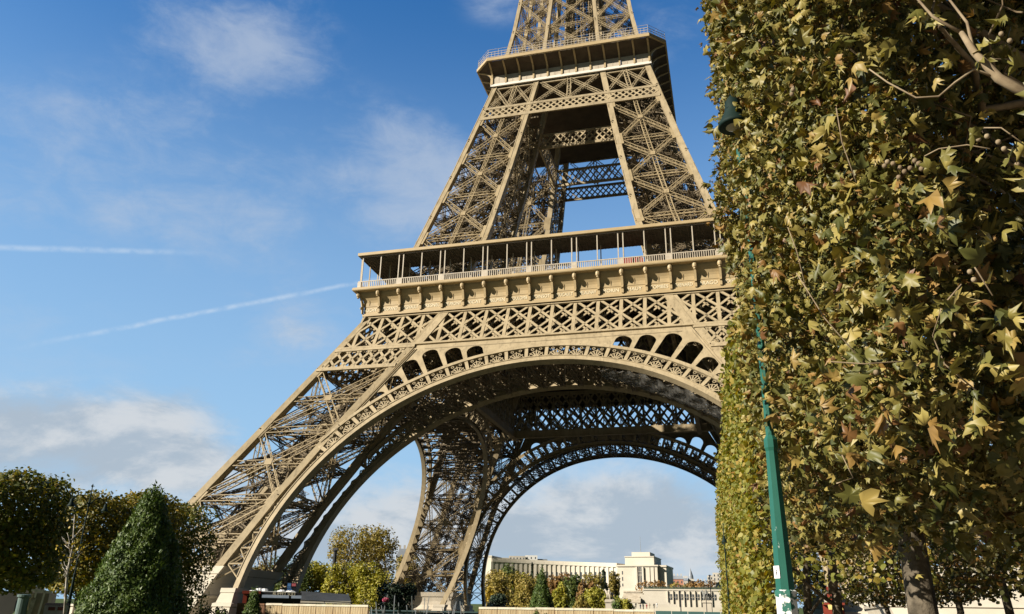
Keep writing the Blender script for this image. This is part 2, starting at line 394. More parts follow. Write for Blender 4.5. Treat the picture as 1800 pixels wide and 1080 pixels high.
def arch_meshes():
    rib = MB(); H = math.pi/2
    ring(rib, R1, R1+.75, -H, H, .12, -.08, 110)                  # face band of the soffit rib
    ring(rib, R1, R1+.12, -H, H, -.08, -1.0, 110)                 # soffit plate
    ring(rib, R1+.75, R1+.87, -H, H, .22, -.5, 110)
    for sg in (-1, 1):                                            # straight foot of the rib
        rib.loft([[S(sg*(R1+a), s, n) for a, n in ((0, .12), (.75, .12), (.75, -1.0), (0, -1.0))] for s in (4.6, C0)])
    T2 = math.radians(56)
    ring(rib, R2-.58, R2, -T2, T2, .12, -.12, 80)
    ring(rib, R2-.66, R2-.56, -T2, T2, .2, -.4, 80)
    orn = MB(); k = 12
    for i in range(-k, k):
        a0, a1 = i*STEP, (i+1)*STEP; am = (a0+a1)/2
        # broad radial post
        for a in ((a0,) if i < k-1 else (a0, a1)):
            orn.bar(Sp(R1+.8, a, 0), Sp(R2-.7, a, 0), .55, .16, S(0, 0, 1)-S(0, 0, 0))
        N3 = S(0, 0, 1)-S(0, 0, 0); rr = R1+.85; w = (R1+2)*STEP
        base = Sp(rr, am, .02)
        for q in (-.36, -.19, 0, .19, .36):
            orn.bar(base, Sp(R2-1.2-abs(q)*1.9, am+STEP*q*.9, .02), .17, .09, N3)
        arc = [Sp(R2-1.45-1.3*((j-5)/5)**2, am+STEP*.40*(j-5)/5, .02) for j in range(11)]
        for u, v in zip(arc[:-1], arc[1:]): orn.bar(u, v, .11, .09, N3)
        for q, r0, rad in ((-.2, R2-1.05, .22), (.2, R2-1.05, .22)):
            c = pol(r0, am+STEP*q); pts = [S(c[0]+rad*math.cos(t*math.pi/4), c[1]+rad*math.sin(t*math.pi/4), .02) for t in range(9)]
            for u, v in zip(pts[:-1], pts[1:]): orn.bar(u, v, .10, .09, N3)
    # below the ornament: lattice between rib and leg
    lats = []
    for sg in (-1, 1):
        lat = MB(); lats.append(lat)
        for i in range(9):
            th0 = math.radians(57+i*3.7); th1 = th0+math.radians(3.7)
            def legx(th):
                x, s = pol(R1+.6, th); return S(sg*max(fi(s/SL)-.1, x+.2), s, -.3), S(sg*x, s, -.3)
            p, q = legx(th0); p2, q2 = legx(th1)
            if (p-q).length > .6: lat.bar(p, q, .2, .2); lat.bar(p, q2, .16, .16); lat.bar(q, p2, .16, .16)
    # spandrel plate with its arched openings
    zt = 45.1*SL; zb = 44.0*SL
    outer = [pol(R2-.1, math.radians(-54)+math.radians(108)*i/60) for i in range(61)]
    legx = lambda s: fi(s/SL)-.0
    right = [(legx(s), s) for s in np.linspace(outer[-1][1]+.3, zt, 8)]
    left = [(-x, s) for x, s in reversed(right)]
    loops = [outer+right+left]
    for i in range(-k, k):
        am = (i+.5)*STEP
        if abs(am) < math.radians(13.5): continue
        half = STEP*.40; rb = R2+.15
        def ok(r, th):
            x, s = pol(r, th); return s < zb-.35 and abs(x) < legx(s)-.75
        rt = rb
        while ok(rt+.1, am+half) and ok(rt+.1, am-half) and rt < rb+6: rt += .1
        wd = R2*half
        if rt-rb < .45: continue
        body = max(rb+.1, rt-wd*.35)
        c = pol(body, am); ux = (math.cos(am), -math.sin(am)); uy = (math.sin(am), math.cos(am))
        hh = min(wd, max(.6, rt-body+wd*.45)); L = [pol(rb, am-half), pol(rb, am+half)]
        L += [(c[0]+ux[0]*wd*math.cos(t)+uy[0]*hh*math.sin(t), c[1]+ux[1]*wd*math.cos(t)+uy[1]*hh*math.sin(t)) for t in np.linspace(0, math.pi, 13)]
        loops.append(L)
    sp = MB(); addto(sp, plate(loops, .06, -.1))
    for sg in (-1, 1):                                            # raised seams along the leg and under the girder
        for off in (.12, .55): sp.bar(S(sg*(fi(30)-off), 30*SL, .0), S(sg*(fi(44)-off), 44*SL, .0), .09, .22, (0, 1, 0))
    sp.bar(S(-21, 44.0*SL, 0), S(21, 44.0*SL, 0), .1, .14)
    return rib, orn, lats, sp
rib, orn, lats, spd = arch_meshes()
arch = rib.build('arch', IRON, tower)
orn.build('fan_ornament', IRON, arch); [q.build('rib_lattice', IRON, arch) for q in lats]
spd.build('spandrel', IRON, arch)
# the second arch, in the plane of the inner pier faces, and the struts between the two
inner = link('inner_arch', arch.data, tower)
for ch in list(arch.children):
    if ch.name.split('.')[0] != 'spandrel':
        c = ch.copy(); COL.objects.link(c); c.parent = inner
inner.location = (0, 15.0, 0)
stt = MB()
for i in range(-8, 9):
    th = i*STEP
    for r in (R1+.5, R2-.4):
        stt.truss(Sp(r, th, -1), Sp(r, th, -1)+Vector((0, 13.4, 0)), .7, (0, 0, 1), .6, .14, 1.0, .09)
    if i < 8:
        stt.bar(Sp(R1+.5, th, -1), Sp(R1+.5, th+STEP, -1)+Vector((0, 13.4, 0)), .22, .22); stt.bar(Sp(R1+.5, th+STEP, -1), Sp(R1+.5, th, -1)+Vector((0, 13.4, 0)), .22, .22)
    for y in (3.4, 6.7, 10):
        stt.bar(Sp(R1+.5, th, -1)+Vector((0, y, 0)), Sp(R2-.4, th, -1)+Vector((0, y, 0)), .18, .18); 
        if i < 8: stt.bar(Sp(R1+.5, th, -1)+Vector((0, y, 0)), Sp(R2-.4, th+STEP, -1)+Vector((0, y, 0)), .18, .18)
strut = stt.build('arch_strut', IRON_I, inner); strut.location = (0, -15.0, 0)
for k in range(1, 4):
    c = copy_tree(arch, tower); c.rotation_euler = (0, 0, k*math.pi/2)
    c = copy_tree(inner, tower); c.rotation_euler = (0, 0, k*math.pi/2); c.location = Matrix.Rotation(k*math.pi/2, 3, 'Z') @ Vector((0, 15.0, 0))

# --- first-floor girder on each face
NF = S(0, 0, 1)-S(0, 0, 0)
def girder_mesh():
    m = MB()
    def F(x, z, n=0): return S(x, z*SL, n)
    zt, zb, zl, zc = 52.0, 45.1, 44.0, 40.8
    for z, h, n in ((51.95, .9, .16), (zb-.05, .35, .12)):
        o = fo(z)-.3; m.bar(F(-o, z, n), F(o, z, n), .3, h*SL, S(0, 1, 0)-S(0, 0, 0))
    for sg in (-1, 1):                                     # lattice belt over the pier face
        for z, h in ((44.7, .8), (zc, .75)):
            m.bar(F(sg*(fi(z)+.3), z, .1), F(sg*(fo(z)-.2), z, .1), .3, h, S(0, 1, 0)-S(0, 0, 0))
        x0, x1 = fi(42.5)+.8, fo(42.5)-.5; z0, z1 = zc+.3, 44.4; k = 7; w = (x1-x0)/k
        for i in range(-1, k+1):
            for sl in (-1, 1):
                a, b = x0+i*w, x0+(i+1.35)*w
                if sl < 0: a, b = b, a
                za, zz = z0, z1
                def clip(x, z):
                    return fi(z)+.6 <= x <= fo(z)-.4
                p, q = (a, za), (b, zz)
                tt = [t for t in np.linspace(0, 1, 41) if clip(p[0]+(q[0]-p[0])*t, p[1]+(q[1]-p[1])*t)]
                if len(tt) < 5: continue
                A = F(sg*(p[0]+(q[0]-p[0])*tt[0]), p[1]+(q[1]-p[1])*tt[0], .02); B = F(sg*(p[0]+(q[0]-p[0])*tt[-1]), p[1]+(q[1]-p[1])*tt[-1], .02)
                m.bar(A, B, .42, .2, NF)
                m.bar(A-NF*1.0, B-NF*1.0, .3, .1, NF)
    # tall panels: a vertical at every bracket and two crosses per panel
    P = 70.69/18*.975; zm = (zb+zt)/2
    for layer, n, wv, wd in ((0, .0, .56, .40), (1, -1.1, .4, .3)):
        for i in range(-9, 10):
            x = i*P
            lim = lambda z: fo(z)-.3
            if abs(x) < lim(zb): m.bar(F(x, zb, n), F(x, zt, n), wv, .22, NF)
            elif abs(x) < lim(zt):
                zs = np.interp(abs(x), [fo(zt), fo(zb)], [zt, zb]); m.bar(F(x, zb if zs < zb else zb, n), F(x, zt, n), wv, .22, NF)
        for i in range(-10, 10):
            for zz0, zz1 in ((zb, zm), (zm, zt)):
                for sl in (0, 1):
                    xa, xb = i*P, (i+1)*P
                    if sl: xa, xb = xb, xa
                    tt = [t for t in np.linspace(0, 1, 31) if abs(xa+(xb-xa)*t) < fo(zz0+(zz1-zz0)*t)-.3]
                    if len(tt) < 4: continue
                    f = lambda t: F(xa+(xb-xa)*t, zz0+(zz1-zz0)*t, n+.02)
                    m.bar(f(tt[0]), f(tt[-1]), wd, .16, NF)
        for sg in (-1, 1):                                  # rivet-plate ends where the pier leg crosses
            m.bar(F(sg*fi(zb), zb, n+.05), F(sg*fi(zt), zt, n+.05), 1.3, .34, NF)
    for k in range(2):
        m.bar(F(-fo(zt), zt, -2.0), F(fo(zt), zt, -2.0), .5, .8)
    return m
gird = girder_mesh().build('floor_girder', IRON, tower); spread(gird)
# lighter girder between the inner pier faces
def inner_girder():
    m = MB(); y = -21.0; zt, zb = 51.4, 42.9; P = 3.85
    m.bar((-22.5, y, 42.1), (22.5, y, 42.1), .5, 1.7); m.bar((-21, y, zt), (21, y, zt), .4, .8); m.bar((-24, y+.1, 41.3), (24, y+.1, 41.3), .9, .2)
    for i in range(-6, 7):
        m.bar((i*P, y, zb), (i*P, y, zt), .22, .22, (0, 1, 0))
        for a, b in ((i, i+1.5), (i+1.5, i), (i+.5, i+2), (i+2, i+.5)):
            if max(a, b) > 6: continue
            m.bar((a*P, y-.1, zb), (b*P, y-.1, zt), .42, .16, (0, 1, 0))
    for i in range(-8, 9):                                  # joists tying it to the outer girder
        m.truss((i*3.85, -33.6, 50.6), (i*3.85, -21, 50.6), 1.6, (1, 0, 0), .4, .16, 1.6, .1)
        m.truss((i*3.85, -36.5, 45.6), (i*3.85, -21, 45.6), .7, (1, 0, 0), .4, .14, 1.2, .1)
    return m
ig = inner_girder().build('inner_girder', IRON, tower); spread(ig)

# --- first-floor deck with its open centre
def deck():
    m = MB(); a, b = 33.6, 9.6
    for z0, z1 in ((52.6, 53.0), (56.4, 56.9)):
        for k in range(4):
            R = Matrix.Rotation(k*math.pi/2, 3, 'Z'); n = len(m.v)
            for z in (z0, z1):
                m.v += [R @ Vector(c) for c in ((-a, -a, z), (a, -a, z), (b, -b, z), (-b, -b, z))]
            m.f += [(n+3, n+2, n+1, n), (n+4, n+5, n+6, n+7), (n+2, n+3, n+7, n+6)]
    for k in range(4):
        R = Matrix.Rotation(k*math.pi/2, 3, 'Z')
        for i in range(9):
            y = -33+i*2.3; m.bar(R @ Vector((y, y, 52.3)), R @ Vector((-y, y, 52.3)), .35, .6)
    return m
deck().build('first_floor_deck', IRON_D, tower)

# --- frieze with the names, brackets, cornice
HW = 35.345; PN = 2*HW/18
def sweep_side(m, prof, close=False):
    """profile (half-width, z) carried along one side, mitred at the corners"""
    n = len(m.v)
    for h, z in prof: m.v += [Vector((-h, -h, z)), Vector((h, -h, z))]
    for i in range(len(prof)-1): a = n+2*i; m.f.append((a, a+1, a+3, a+2))
    if close: a = n+2*(len(prof)-1); m.f.append((a, a+1, n+1, n))
fz = MB()
sweep_side(fz, [(34.0, 52.0), (34.55, 52.0), (34.55, 52.45), (34.35, 52.5), (34.35, 53.75), (34.42, 53.8), (34.42, 53.95)])
sweep_side(fz, [(34.40, 53.96), (34.44, 54.5), (34.56, 54.9), (34.76, 55.3), (34.98, 55.7), (35.15, 56.1), (35.2, 56.43)])
for i in range(36):                                          # plate joints
    x = -HW+(i+.5)*PN/2+PN/4
    if i % 2 == 0: fz.bar((x, -34.40, 53.9), (x, -34.62, 54.95), .05, .06)
frieze = fz.build('name_frieze', IRON_L, tower)
cor = MB(); sweep_side(cor, [(35.1, 56.42), (36.12, 56.45), (36.2, 56.6), (36.2, 56.9), (36.1, 56.98), (36.1, 57.05), (33.5, 57.05)])
cor.build('cornice', IRON_L, frieze)
nm = ['CAUCHY', 'BELGRAND', 'REGNAULT', 'FRESNEL', 'DE PRONY', 'VICAT', 'EBELMEN', 'COULOMB', 'POINSOT', 'FOUCAULT', 'DELAUNAY', 'MORIN', 'HAÜY', 'COMBES', 'THENARD', 'ARAGO', 'POISSON', 'MONGE']
for i, t in enumerate(nm):
    v, f = text_geo(t, .86, .02); lt = MB(); k = 0; x0 = -HW+(i+.5)*PN
    w = max(p.x for p in v)-min(p.x for p in v); sc = min(1.0, 2.95/w)
    lt.v += [Vector((x0+p.x*sc*1.0, -34.38-p.z, 53.12+p.y)) for p in v]; lt.f += [tuple(j+k for j in q) for q in f]; lt.build('gilt_name', GOLD, frieze)
bk = MB()
prof = [(34.4, 52.5), (34.75, 52.5), (34.78, 53.2), (34.9, 53.3), (34.9, 53.7), (34.8, 53.8), (35.0, 54.6), (35.2, 55.3), (35.55, 55.9), (35.95, 56.4), (35.4, 56.4), (34.4, 54.2)]
bk.loft([[(x, -h, z) for h, z in prof] for x in (-.18, .18)])
bk.bar((0, -34.92, 53.5), (0, -35.05, 53.5), .3, .3)
for j in range(1):
    bk.lathe((0, -35.6, 55.15), [(.02, 0), (.2, .1), (.22, .3), (.34, .42), (.38, .7), (.36, .95), (.28, 1.15), (.05, 1.25)], 8)
bme = bk.mesh('bracket', IRON_L)
for i in range(1, 18): link('bracket', bme, frieze, (-HW+i*PN, 0, 0))
link('corner_bracket', bme, frieze, (-24.7, -24.7, 0), -math.pi/4)     # turned 45 degrees into the corner
bpy.data.objects['corner_bracket'].location = Vector((-34.45, -34.45, 0))+Matrix.Rotation(-math.pi/4, 3, 'Z') @ Vector((0, 34.4, 0))
for k in range(1, 4):
    c = frieze.copy(); COL.objects.link(c); c.parent = tower; c.rotation_euler = (0, 0, k*math.pi/2)
    for ch in list(frieze.children):
        if ch.name.split('.')[0] != 'gilt_name' and not (ch.name.split('.')[0] == 'bracket' and k != 3):
            d = ch.copy(); COL.objects.link(d); d.parent = c

# --- gallery: roof on paired columns, balustrade
rf = MB(); sweep_side(rf, [(29.2, 63.35), (35.75, 63.35), (35.85, 63.42), (35.85, 63.95), (35.6, 64.08), (29.2, 64.3)], True)
gal = rf.build('gallery_roof', IRON_L, tower)
un = MB(); sweep_side(un, [(29.25, 63.33), (35.55, 63.33)])
for i in range(118):
    x = -35.4+i*.6; h = max(abs(x), 29.25)
    un.bar((x, -35.5, 63.26), (x, -min(h, 35.4), 63.26), .1, .14, None, False)
for i in range(11): h = 29.5+i*.6; un.bar((-h, -h, 63.24), (h, -h, 63.24), .08, .18, None, False)
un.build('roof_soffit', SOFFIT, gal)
cl = MB(); cols = []
for i in range(0, 19):
    xs = (-HW+i*PN,) if i % 2 else (-HW+i*PN-.42, -HW+i*PN+.42)
    cols += [(x, -35.3, .17) for x in xs if abs(x) < HW]
    if 0 < i < 18: cols.append((-HW+i*PN, -31.2, .16))
cm = MB(); cm.bar((0, 0, 57.0), (0, 0, 63.36), .17, .17); cmm = cm.mesh('column', IRON_W)
for x, y, w in cols: cl.bar((x, y, 57.0), (x, y, 63.36), w, w); link('column', cmm, gal, (x, y, 0))
bl = MB()
for z, t in ((58.32, .14), (57.2, .1)): bl.bar((-35.4, -35.55, z), (35.4, -35.55, z), .16, t)
for i in range(int(70.6/.36)): bl.bar((-35.3+i*.36, -35.55, 57.1), (-35.3+i*.36, -35.55, 58.3), .13, .1, None, False)
for i in range(0, 19, 2): bl.box(max(-35.4, -HW+i*PN-.5), min(35.4, -HW+i*PN+.5), -35.62, -35.45, 57.06, 58.42)
bl.build('balustrade', IRON_W, gal)
for k in range(1, 4):
    c = gal.copy(); COL.objects.link(c); c.parent = tower; c.rotation_euler = (0, 0, k*math.pi/2)
    for ch in list(gal.children):
        if ch.name.split('.')[0] != 'column': d = ch.copy(); COL.objects.link(d); d.parent = c
    if k == 1: cw = tag(cl.build('column_rows', IRON_L, c), kind='stuff')
    else: tag(link('column_rows', cw.data, c), kind='stuff')

# --- upper piers and belts up to the second floor
UP = [56.9, 60.0, 70.0, 80.0, 90.0, 100.6, 103.9, 110.4]
upier = legs_mesh([56.9, 62, 68.7, 78, 87, 98, 110.4], 1.05, 'upper_pier', IRON).build('upper_pier', IRON, tower)
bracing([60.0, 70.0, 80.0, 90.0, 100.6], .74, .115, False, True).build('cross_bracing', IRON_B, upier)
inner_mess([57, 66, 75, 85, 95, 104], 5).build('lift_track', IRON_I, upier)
spread(upier)
def belt_side(m, y_fn, zlo, zhi, xr, nrm, top=True):
    """lattice belt zlo-zhi with two-cross panels above it; y_fn(z) is the plane"""
    for z, h in ((zlo, .6), (zhi, .5)):
        x = xr(z); m.bar((-x, y_fn(z), z), (x, y_fn(z), z), .4, h)
    x = xr((zlo+zhi)/2); k = max(6, int(2*x/1.35)); w = 2*x/k
    for i in range(k):
        for a, b in ((0, 1.75), (1.75, 0)):
            p, q = -x+(i+a)*w, -x+(i+b)*w
            t0, t1 = 0.0, 1.0
            if max(p, q) > x:
                f = (x-min(p, q))/abs(q-p)
                if p < q: t1 = f
                else: t0 = 1-f
            A = Vector((p, y_fn(zlo)-.02, zlo+.2)); B = Vector((q, y_fn(zhi)-.02, zhi-.2)); m.bar(A.lerp(B, t0), A.lerp(B, t1), .3, .14, nrm)
def upper_belts():
    m = MB(); n = Vector((0, -1, .27)).normalized()
    belt_side(m, lambda z: -fo(z)+.02, 100.9, 103.7, lambda z: fo(z)-.5, n)
    bays = [(-1, lambda z: (-fo(z)+.8, -fi(z)-.5)), (0, lambda z: (-fi(z)+.5, fi(z)-.5)), (1, lambda z: (fi(z)+.5, fo(z)-.8))]
    for _, fx in bays:
        z0, z1 = 104.0, 110.0
        a0, b0 = fx(z0); a1, b1 = fx(z1)
        P = lambda t, z: Vector((np.interp(z, [z0, z1], [a0, a1])*(1-t)+np.interp(z, [z0, z1], [b0, b1])*t, -fo(z)+.4, z))
        for u in (0, .5):
            m.truss(P(u, z0), P(u+.5, z1), .55, n, .55, .09); m.truss(P(u+.5, z0), P(u, z1), .55, n, .55, .09)
        m.truss(P(.5, z0), P(.5, z1), .7, n, .6, .14)
        m.bar(P(0, z1), P(1, z1), .5, .4)
    return m
ub = upper_belts().build('lattice_belt', IRON, tower); spread(ub)
ib = MB(); belt_side(ib, lambda z: -fi(z), 99.0, 102.6, lambda z: fi(z)-.2, Vector((0, -1, .2)))
ibo = ib.build('inner_belt', IRON, tower); spread(ibo)

# --- second floor
def octa(h, c, z): return [Vector(p) for p in ((-h+c, -h, z), (h-c, -h, z), (h, -h+c, z), (h, h-c, z), (h-c, h, z), (-h+c, h, z), (-h, h-c, z), (-h, -h+c, z))]
sf = MB()
sf.loft([octa(17.0, .05, 110.5), octa(17.25, .05, 110.5)], True, False)
n = len(sf.v); sf.loft([octa(20.35, 3.2, 114.75), octa(20.65, 3.2, 114.8), octa(20.65, 3.2, 115.5), octa(20.5, 3.2, 115.65), octa(19.5, 3.2, 115.7)], True, False)
floor2 = sf.build('second_floor', IRON_L, tower)
so = MB(); so.loft([octa(17.1, .06, 113.1), octa(17.6, .3, 113.7), octa(18.6, 1.2, 114.3), octa(20.36, 3.2, 114.72)], True, False)
so.loft([octa(16.0, .05, 109.6), octa(16.2, .05, 109.9)], True, True); so.loft([octa(14.5, .05, 110.2), octa(16.95, .05, 110.35), octa(16.95, .05, 110.5)], True, True)
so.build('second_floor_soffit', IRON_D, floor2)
pn = MB(); wb = MB()
for k in range(4):
    R = Matrix.Rotation(k*math.pi/2, 3, 'Z')
    for i in range(11):
        x0 = -17.1+i*34.2/11; x1 = x0+34.2/11
        m0 = len(pn.v); pn.box(x0+.2, x1-.2, -17.22, -17.06, 111.0, 113.15)
        for j in range(m0, len(pn.v)): pn.v[j] = R @ pn.v[j]
        m0 = len(pn.v); pn.bar(((x0+x1)/2, -17.24, 111), ((x0+x1)/2, -17.24, 113.1), .05, .04)
        for j in range(m0, len(pn.v)): pn.v[j] = R @ pn.v[j]
    m0 = len(wb.v); wb.box(-17.4, 17.4, -17.4, -17.0, 110.4, 110.98)
    for j in range(m0, len(wb.v)): wb.v[j] = R @ wb.v[j]
pn.build('side_panels', IRON_W, floor2); wb.build('lower_band', mat('pale_band_paint', (.72, .66, .56), None, 1, .5, .4), floor2)
b2 = MB(); pr = [(17.05, 110.98), (17.5, 110.98), (17.45, 112.6), (17.7, 113.3), (18.4, 113.95), (19.4, 114.3), (20.3, 114.6), (20.3, 114.74), (18.4, 114.4), (17.05, 113.4)]
b2.loft([[(x, -h, z) for h, z in pr] for x in (-.18, .18)]); b2m = b2.mesh('bracket', IRON_L)
for k in range(4):
    for i in range(12):
        R = Matrix.Rotation(k*math.pi/2, 3, 'Z'); x = -17.1+i*34.2/11
        o = link('bracket', b2m, floor2, R @ Vector((x*.995, 0, 0)), k*math.pi/2)
rl = MB()
for z in (115.9, 116.5, 117.1):
    P = octa(20.4, 3.2, z)
    for a, b in zip(P, P[1:]+P[:1]): rl.bar(a, b, .07, .09, None, False)
P = octa(20.4, 3.2, 115.6)
for a, b in zip(P, P[1:]+P[:1]):
    k = int((b-a).length/.75)
    for i in range(k):
        c = a.lerp(b, i/k); rl.bar(c, c+Vector((0, 0, 1.5)), .06, .06, None, False)
        if i % 3 == 0: rl.bar(c+Vector((0, 0, 1.5)), c+Vector((0, 0, 2.2)), .05, .05, None, False)
for a, b in zip(P, P[1:]+P[:1]): rl.bar(a+Vector((0, 0, 2.2)), b+Vector((0, 0, 2.2)), .05, .05, None, False)
rl.build('railing', IRON_W, floor2)
cab = MB()
for k in range(4):
    R = Matrix.Rotation(k*math.pi/2, 3, 'Z'); m0 = len(cab.v)
    cab.box(-11, -5.5, -13.2, -12.6, 116, 119.3); cab.box(4, 10.5, -13.2, -12.6, 116, 118.6); cab.box(-12.5, 12.5, -12.4, -11.8, 119.9, 120.5); cab.box(-12.5, 12.5, -12.45, -12.35, 120.5, 121.4)
    for i in range(26): cab.bar((-12.5+i, -12.5, 120.4), (-12.5+i, -12.5, 121.5), .07, .07)
    for j in range(m0, len(cab.v)): cab.v[j] = R @ cab.v[j]
cab.build('upper_terrace', IRON_W, floor2)

# --- the shaft above
sh = MB(); shb = MB(); SHZ = [115.7, 118.5, 127.3, 136.2, 145.2, 154.5, 164.0]
for key in 'ABCD':
    for z0, z1 in zip(SHZ[:-1], SHZ[1:]):
        p, q = leg_pts(z0)[key], leg_pts(z1)[key]; off = Vector((.4 if key in 'AC' else -.4, .4 if key in 'AB' else -.4, 0)); sh.bar(p+off, q+off, .8, .8, (0, 1, 0))
shaft = sh.build('shaft_legs', IRON, tower)
nn = Vector((0, -1, .12)).normalized()
for z0, z1 in zip(SHZ[1:-1], SHZ[2:]):
    for fx in ((lambda z: (-fo(z)+.6, -fi(z)-.3)), (lambda z: (-fi(z)+.3, fi(z)-.3)), (lambda z: (fi(z)+.3, fo(z)-.6))):
        a0, b0 = fx(z0); a1, b1 = fx(z1); y0, y1 = -fo(z0)+.35, -fo(z1)+.35
        shb.truss((a0, y0, z0), (b1, y1, z1), .5, nn, .5, .09); shb.truss((b0, y0, z0), (a1, y1, z1), .5, nn, .5, .09)
        shb.truss((a0, y0, z0), (b0, y0, z0), .5, nn, .5, .1)
    P0, P1 = leg_pts(z0), leg_pts(z1)
    shb.truss(P0['B'], P1['D'], .5, (1, 0, 0), .5, .1); shb.truss(P0['D'], P1['B'], .5, (1, 0, 0), .5, .1); shb.truss(P0['C'], P1['D'], .5, (0, 1, 0), .5, .1); shb.truss(P0['D'], P1['C'], .5, (0, 1, 0), .5, .1)
    shb.truss(P0['A'], P0['D'], .5, (0, 0, 1), .5, .1)
for fx, fy in ((-3, -3), (-1, -3), (-3, -.8)): shb.truss((fx, fy, 116), (fx*.8, fy*.8, 164), .7, (0, 1, 0), .7, .14, .8, .1)
for i in range(30):
    z = 117+i*1.5; shb.bar((-3.5, -3, z), (3.5, -3, z), .14, .2); shb.bar((-3, -3.5, z), (-3, 3.5, z), .14, .2)
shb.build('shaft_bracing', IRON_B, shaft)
spread(shaft)

# ------------------------------------------------------------------ ground
def sheet(name, x0, x1, y0, y1, z, m, n=1):
    b = MB(); b.v = [Vector((x0, y0, z)), Vector((x1, y0, z)), Vector((x1, y1, z)), Vector((x0, y1, z))]; b.f = [(0, 1, 2, 3)]
    return tag(b.build(name, m), kind='structure')
GRASS = mat('lawn', (.055, .085, .022), (.085, .10, .03), .6, .9, .1, .3, 30)
GRAVEL = mat('gravel', (.22, .185, .135), (.17, .14, .10), 1.5, .95, .1, .3, 40)
ASPH = mat('asphalt', (.06, .06, .06), (.045, .045, .045), 1, .9, .15)
sheet('ground', -4000, 4000, -1500, 6000, 0.0, mat('city_ground', (.09, .085, .07), (.06, .065, .05), .02, .95, .1))
sheet('gravel_path', 18, 60, -260, -64, .004, GRAVEL); sheet('esplanade', -72, 72, -64, 72, .004, mat('esplanade_paving', (.05, .046, .04), (.04, .037, .032), .4, .9, .15))
sheet('lawn', -60, 17.6, -260, -66, .006, GRASS); sheet('road', -400, 400, 78, 96, .004, ASPH)
def hill():
    b = MB(); nx, ny = 40, 16
    for j in range(ny+1):
        for i in range(nx+1):
            x = -700+1400*i/nx; y = 300+700*j/ny
            h = 18*(1/(1+math.exp(-(y-500)/45)))-.3
            b.v.append(Vector((x, y, h)))
    for j in range(ny):
        for i in range(nx): a = j*(nx+1)+i; b.f.append((a, a+1, a+nx+2, a+nx+1))
    return tag(b.build('hill', GRASS, None, True), kind='structure')
hill()

# ------------------------------------------------------------------ masonry feet
def plinth_mesh(q):
    sx, sy = q; m = MB(); cap = MB()
    prof = [(8.3, 7.9), (8.3, 8.05), (7.3, 8.1), (7.2, 7.95), (6.2, 8.1), (5.4, 8.4), (4.7, 8.95), (4.4, 9.4), (4.1, 9.4), (4.05, 9.2), (3.2, 9.3), (3.15, 9.55), (2.9, 9.6), (2.8, 9.35), (0, 10.0)]
    rings = []
    for z, h in prof:
        c = (fo(z)+fi(z))/2; rings.append([Vector((sx*c+a*h, sy*c+b*h, z)) for a, b in ((-1, -1), (1, -1), (1, 1), (-1, 1))])
    m.loft(list(reversed(rings)), True, True)
    return m
for (sx, sy), lb in zip(((-1, -1), (1, -1), (-1, 1), (1, 1)), ('battered pale stone plinth under the left tower leg, behind the tall yew cone', 'pale stone plinth under the right tower leg, seen between the plane trunks', 'pale stone plinth under the far left tower leg, beyond the wooden fence', 'shaded stone plinth under the far right tower leg')):
    t = tag(empty('stone_plinth', (sx*50, sy*50, 0)), lb, 'plinth', 'stone plinths under the tower')
    o = plinth_mesh((sx, sy)).build('plinth_block', STONE_W if sy < 0 else STONE, t); o.location = (-sx*50, -sy*50, 0)
    # pedestals of the arch feet on the two open sides
    for ax in (0, 1):
        for dd in (0, 15.0):
            y = -58.0+dd; pm = MB()
            rg = []
            for z, h, l in ((0, 1.8, 2.4), (3.0, 1.25, 1.8), (3.1, 1.4, 1.95), (3.5, 1.4, 1.95), (3.6, 1.15, 1.6), (4.8, .98, 1.4), (4.85, 1.08, 1.5), (5.4, 1.08, 1.5)):
                rg.append([Vector(((37.9+a*h)*1.0, y+b*l+.516*(5-z)*-.6, z)) for a, b in ((-1, -1), (1, -1), (1, 1), (-1, 1))])
            pm.loft(rg); M = Matrix(((sx, 0, 0), (0, -sy, 0), (0, 0, 1))) if ax == 0 else Matrix(((0, -sx, 0), (sy, 0, 0), (0, 0, 1)))
            pm.v = [M @ v for v in pm.v]
            if M.determinant() < 0: pm.f = [tuple(reversed(f)) for f in pm.f]
            p = pm.build('pedestal', STONE_W, t); p.location = (-sx*50, -sy*50, 0)

# ------------------------------------------------------------------ foliage tools (numpy)
class Rng:
    def __init__(s, seed): s.r = np.random.default_rng(seed)
def unit(a): return a/np.maximum(np.linalg.norm(a, axis=1, keepdims=True), 1e-9)
LEAF = np.array([(0, 0, 0), (.16, -.06, -.01), (.34, .02, -.05), (.56, .12, -.12), (.40, .26, -.05), (.36, .36, -.04), (.62, .62, -.12), (.36, .58, -.05), (.20, .56, -.02), (.17, .72, -.04), (.0, 1.02, -.10)])
LEAF[:, 2] *= 2.2
LEAF_F = np.vstack([LEAF, LEAF[-2:0:-1]*np.array([-1, 1, 1])])
LEAF_F = np.vstack([LEAF_F, [(0, .34, .05)]])
nb = len(LEAF_F)-1
LEAF_T = np.array([(nb, i, (i+1) % nb) for i in range(nb)])
QUAD_V = np.array([(-.5, 0, 0), (0, -.5, -.12), (.5, 0, 0), (0, .5, -.12)]); QUAD_T = np.array([(0, 1, 2), (0, 2, 3)])
HEX_V = np.array([(0, -.55, -.08), (.42, -.2, 0), (.3, .32, -.06), (0, .6, -.12), (-.3, .32, -.06), (-.42, -.2, 0)]); HEX_T = np.array([(0, 1, 5), (1, 2, 5), (2, 4, 5), (2, 3, 4)])
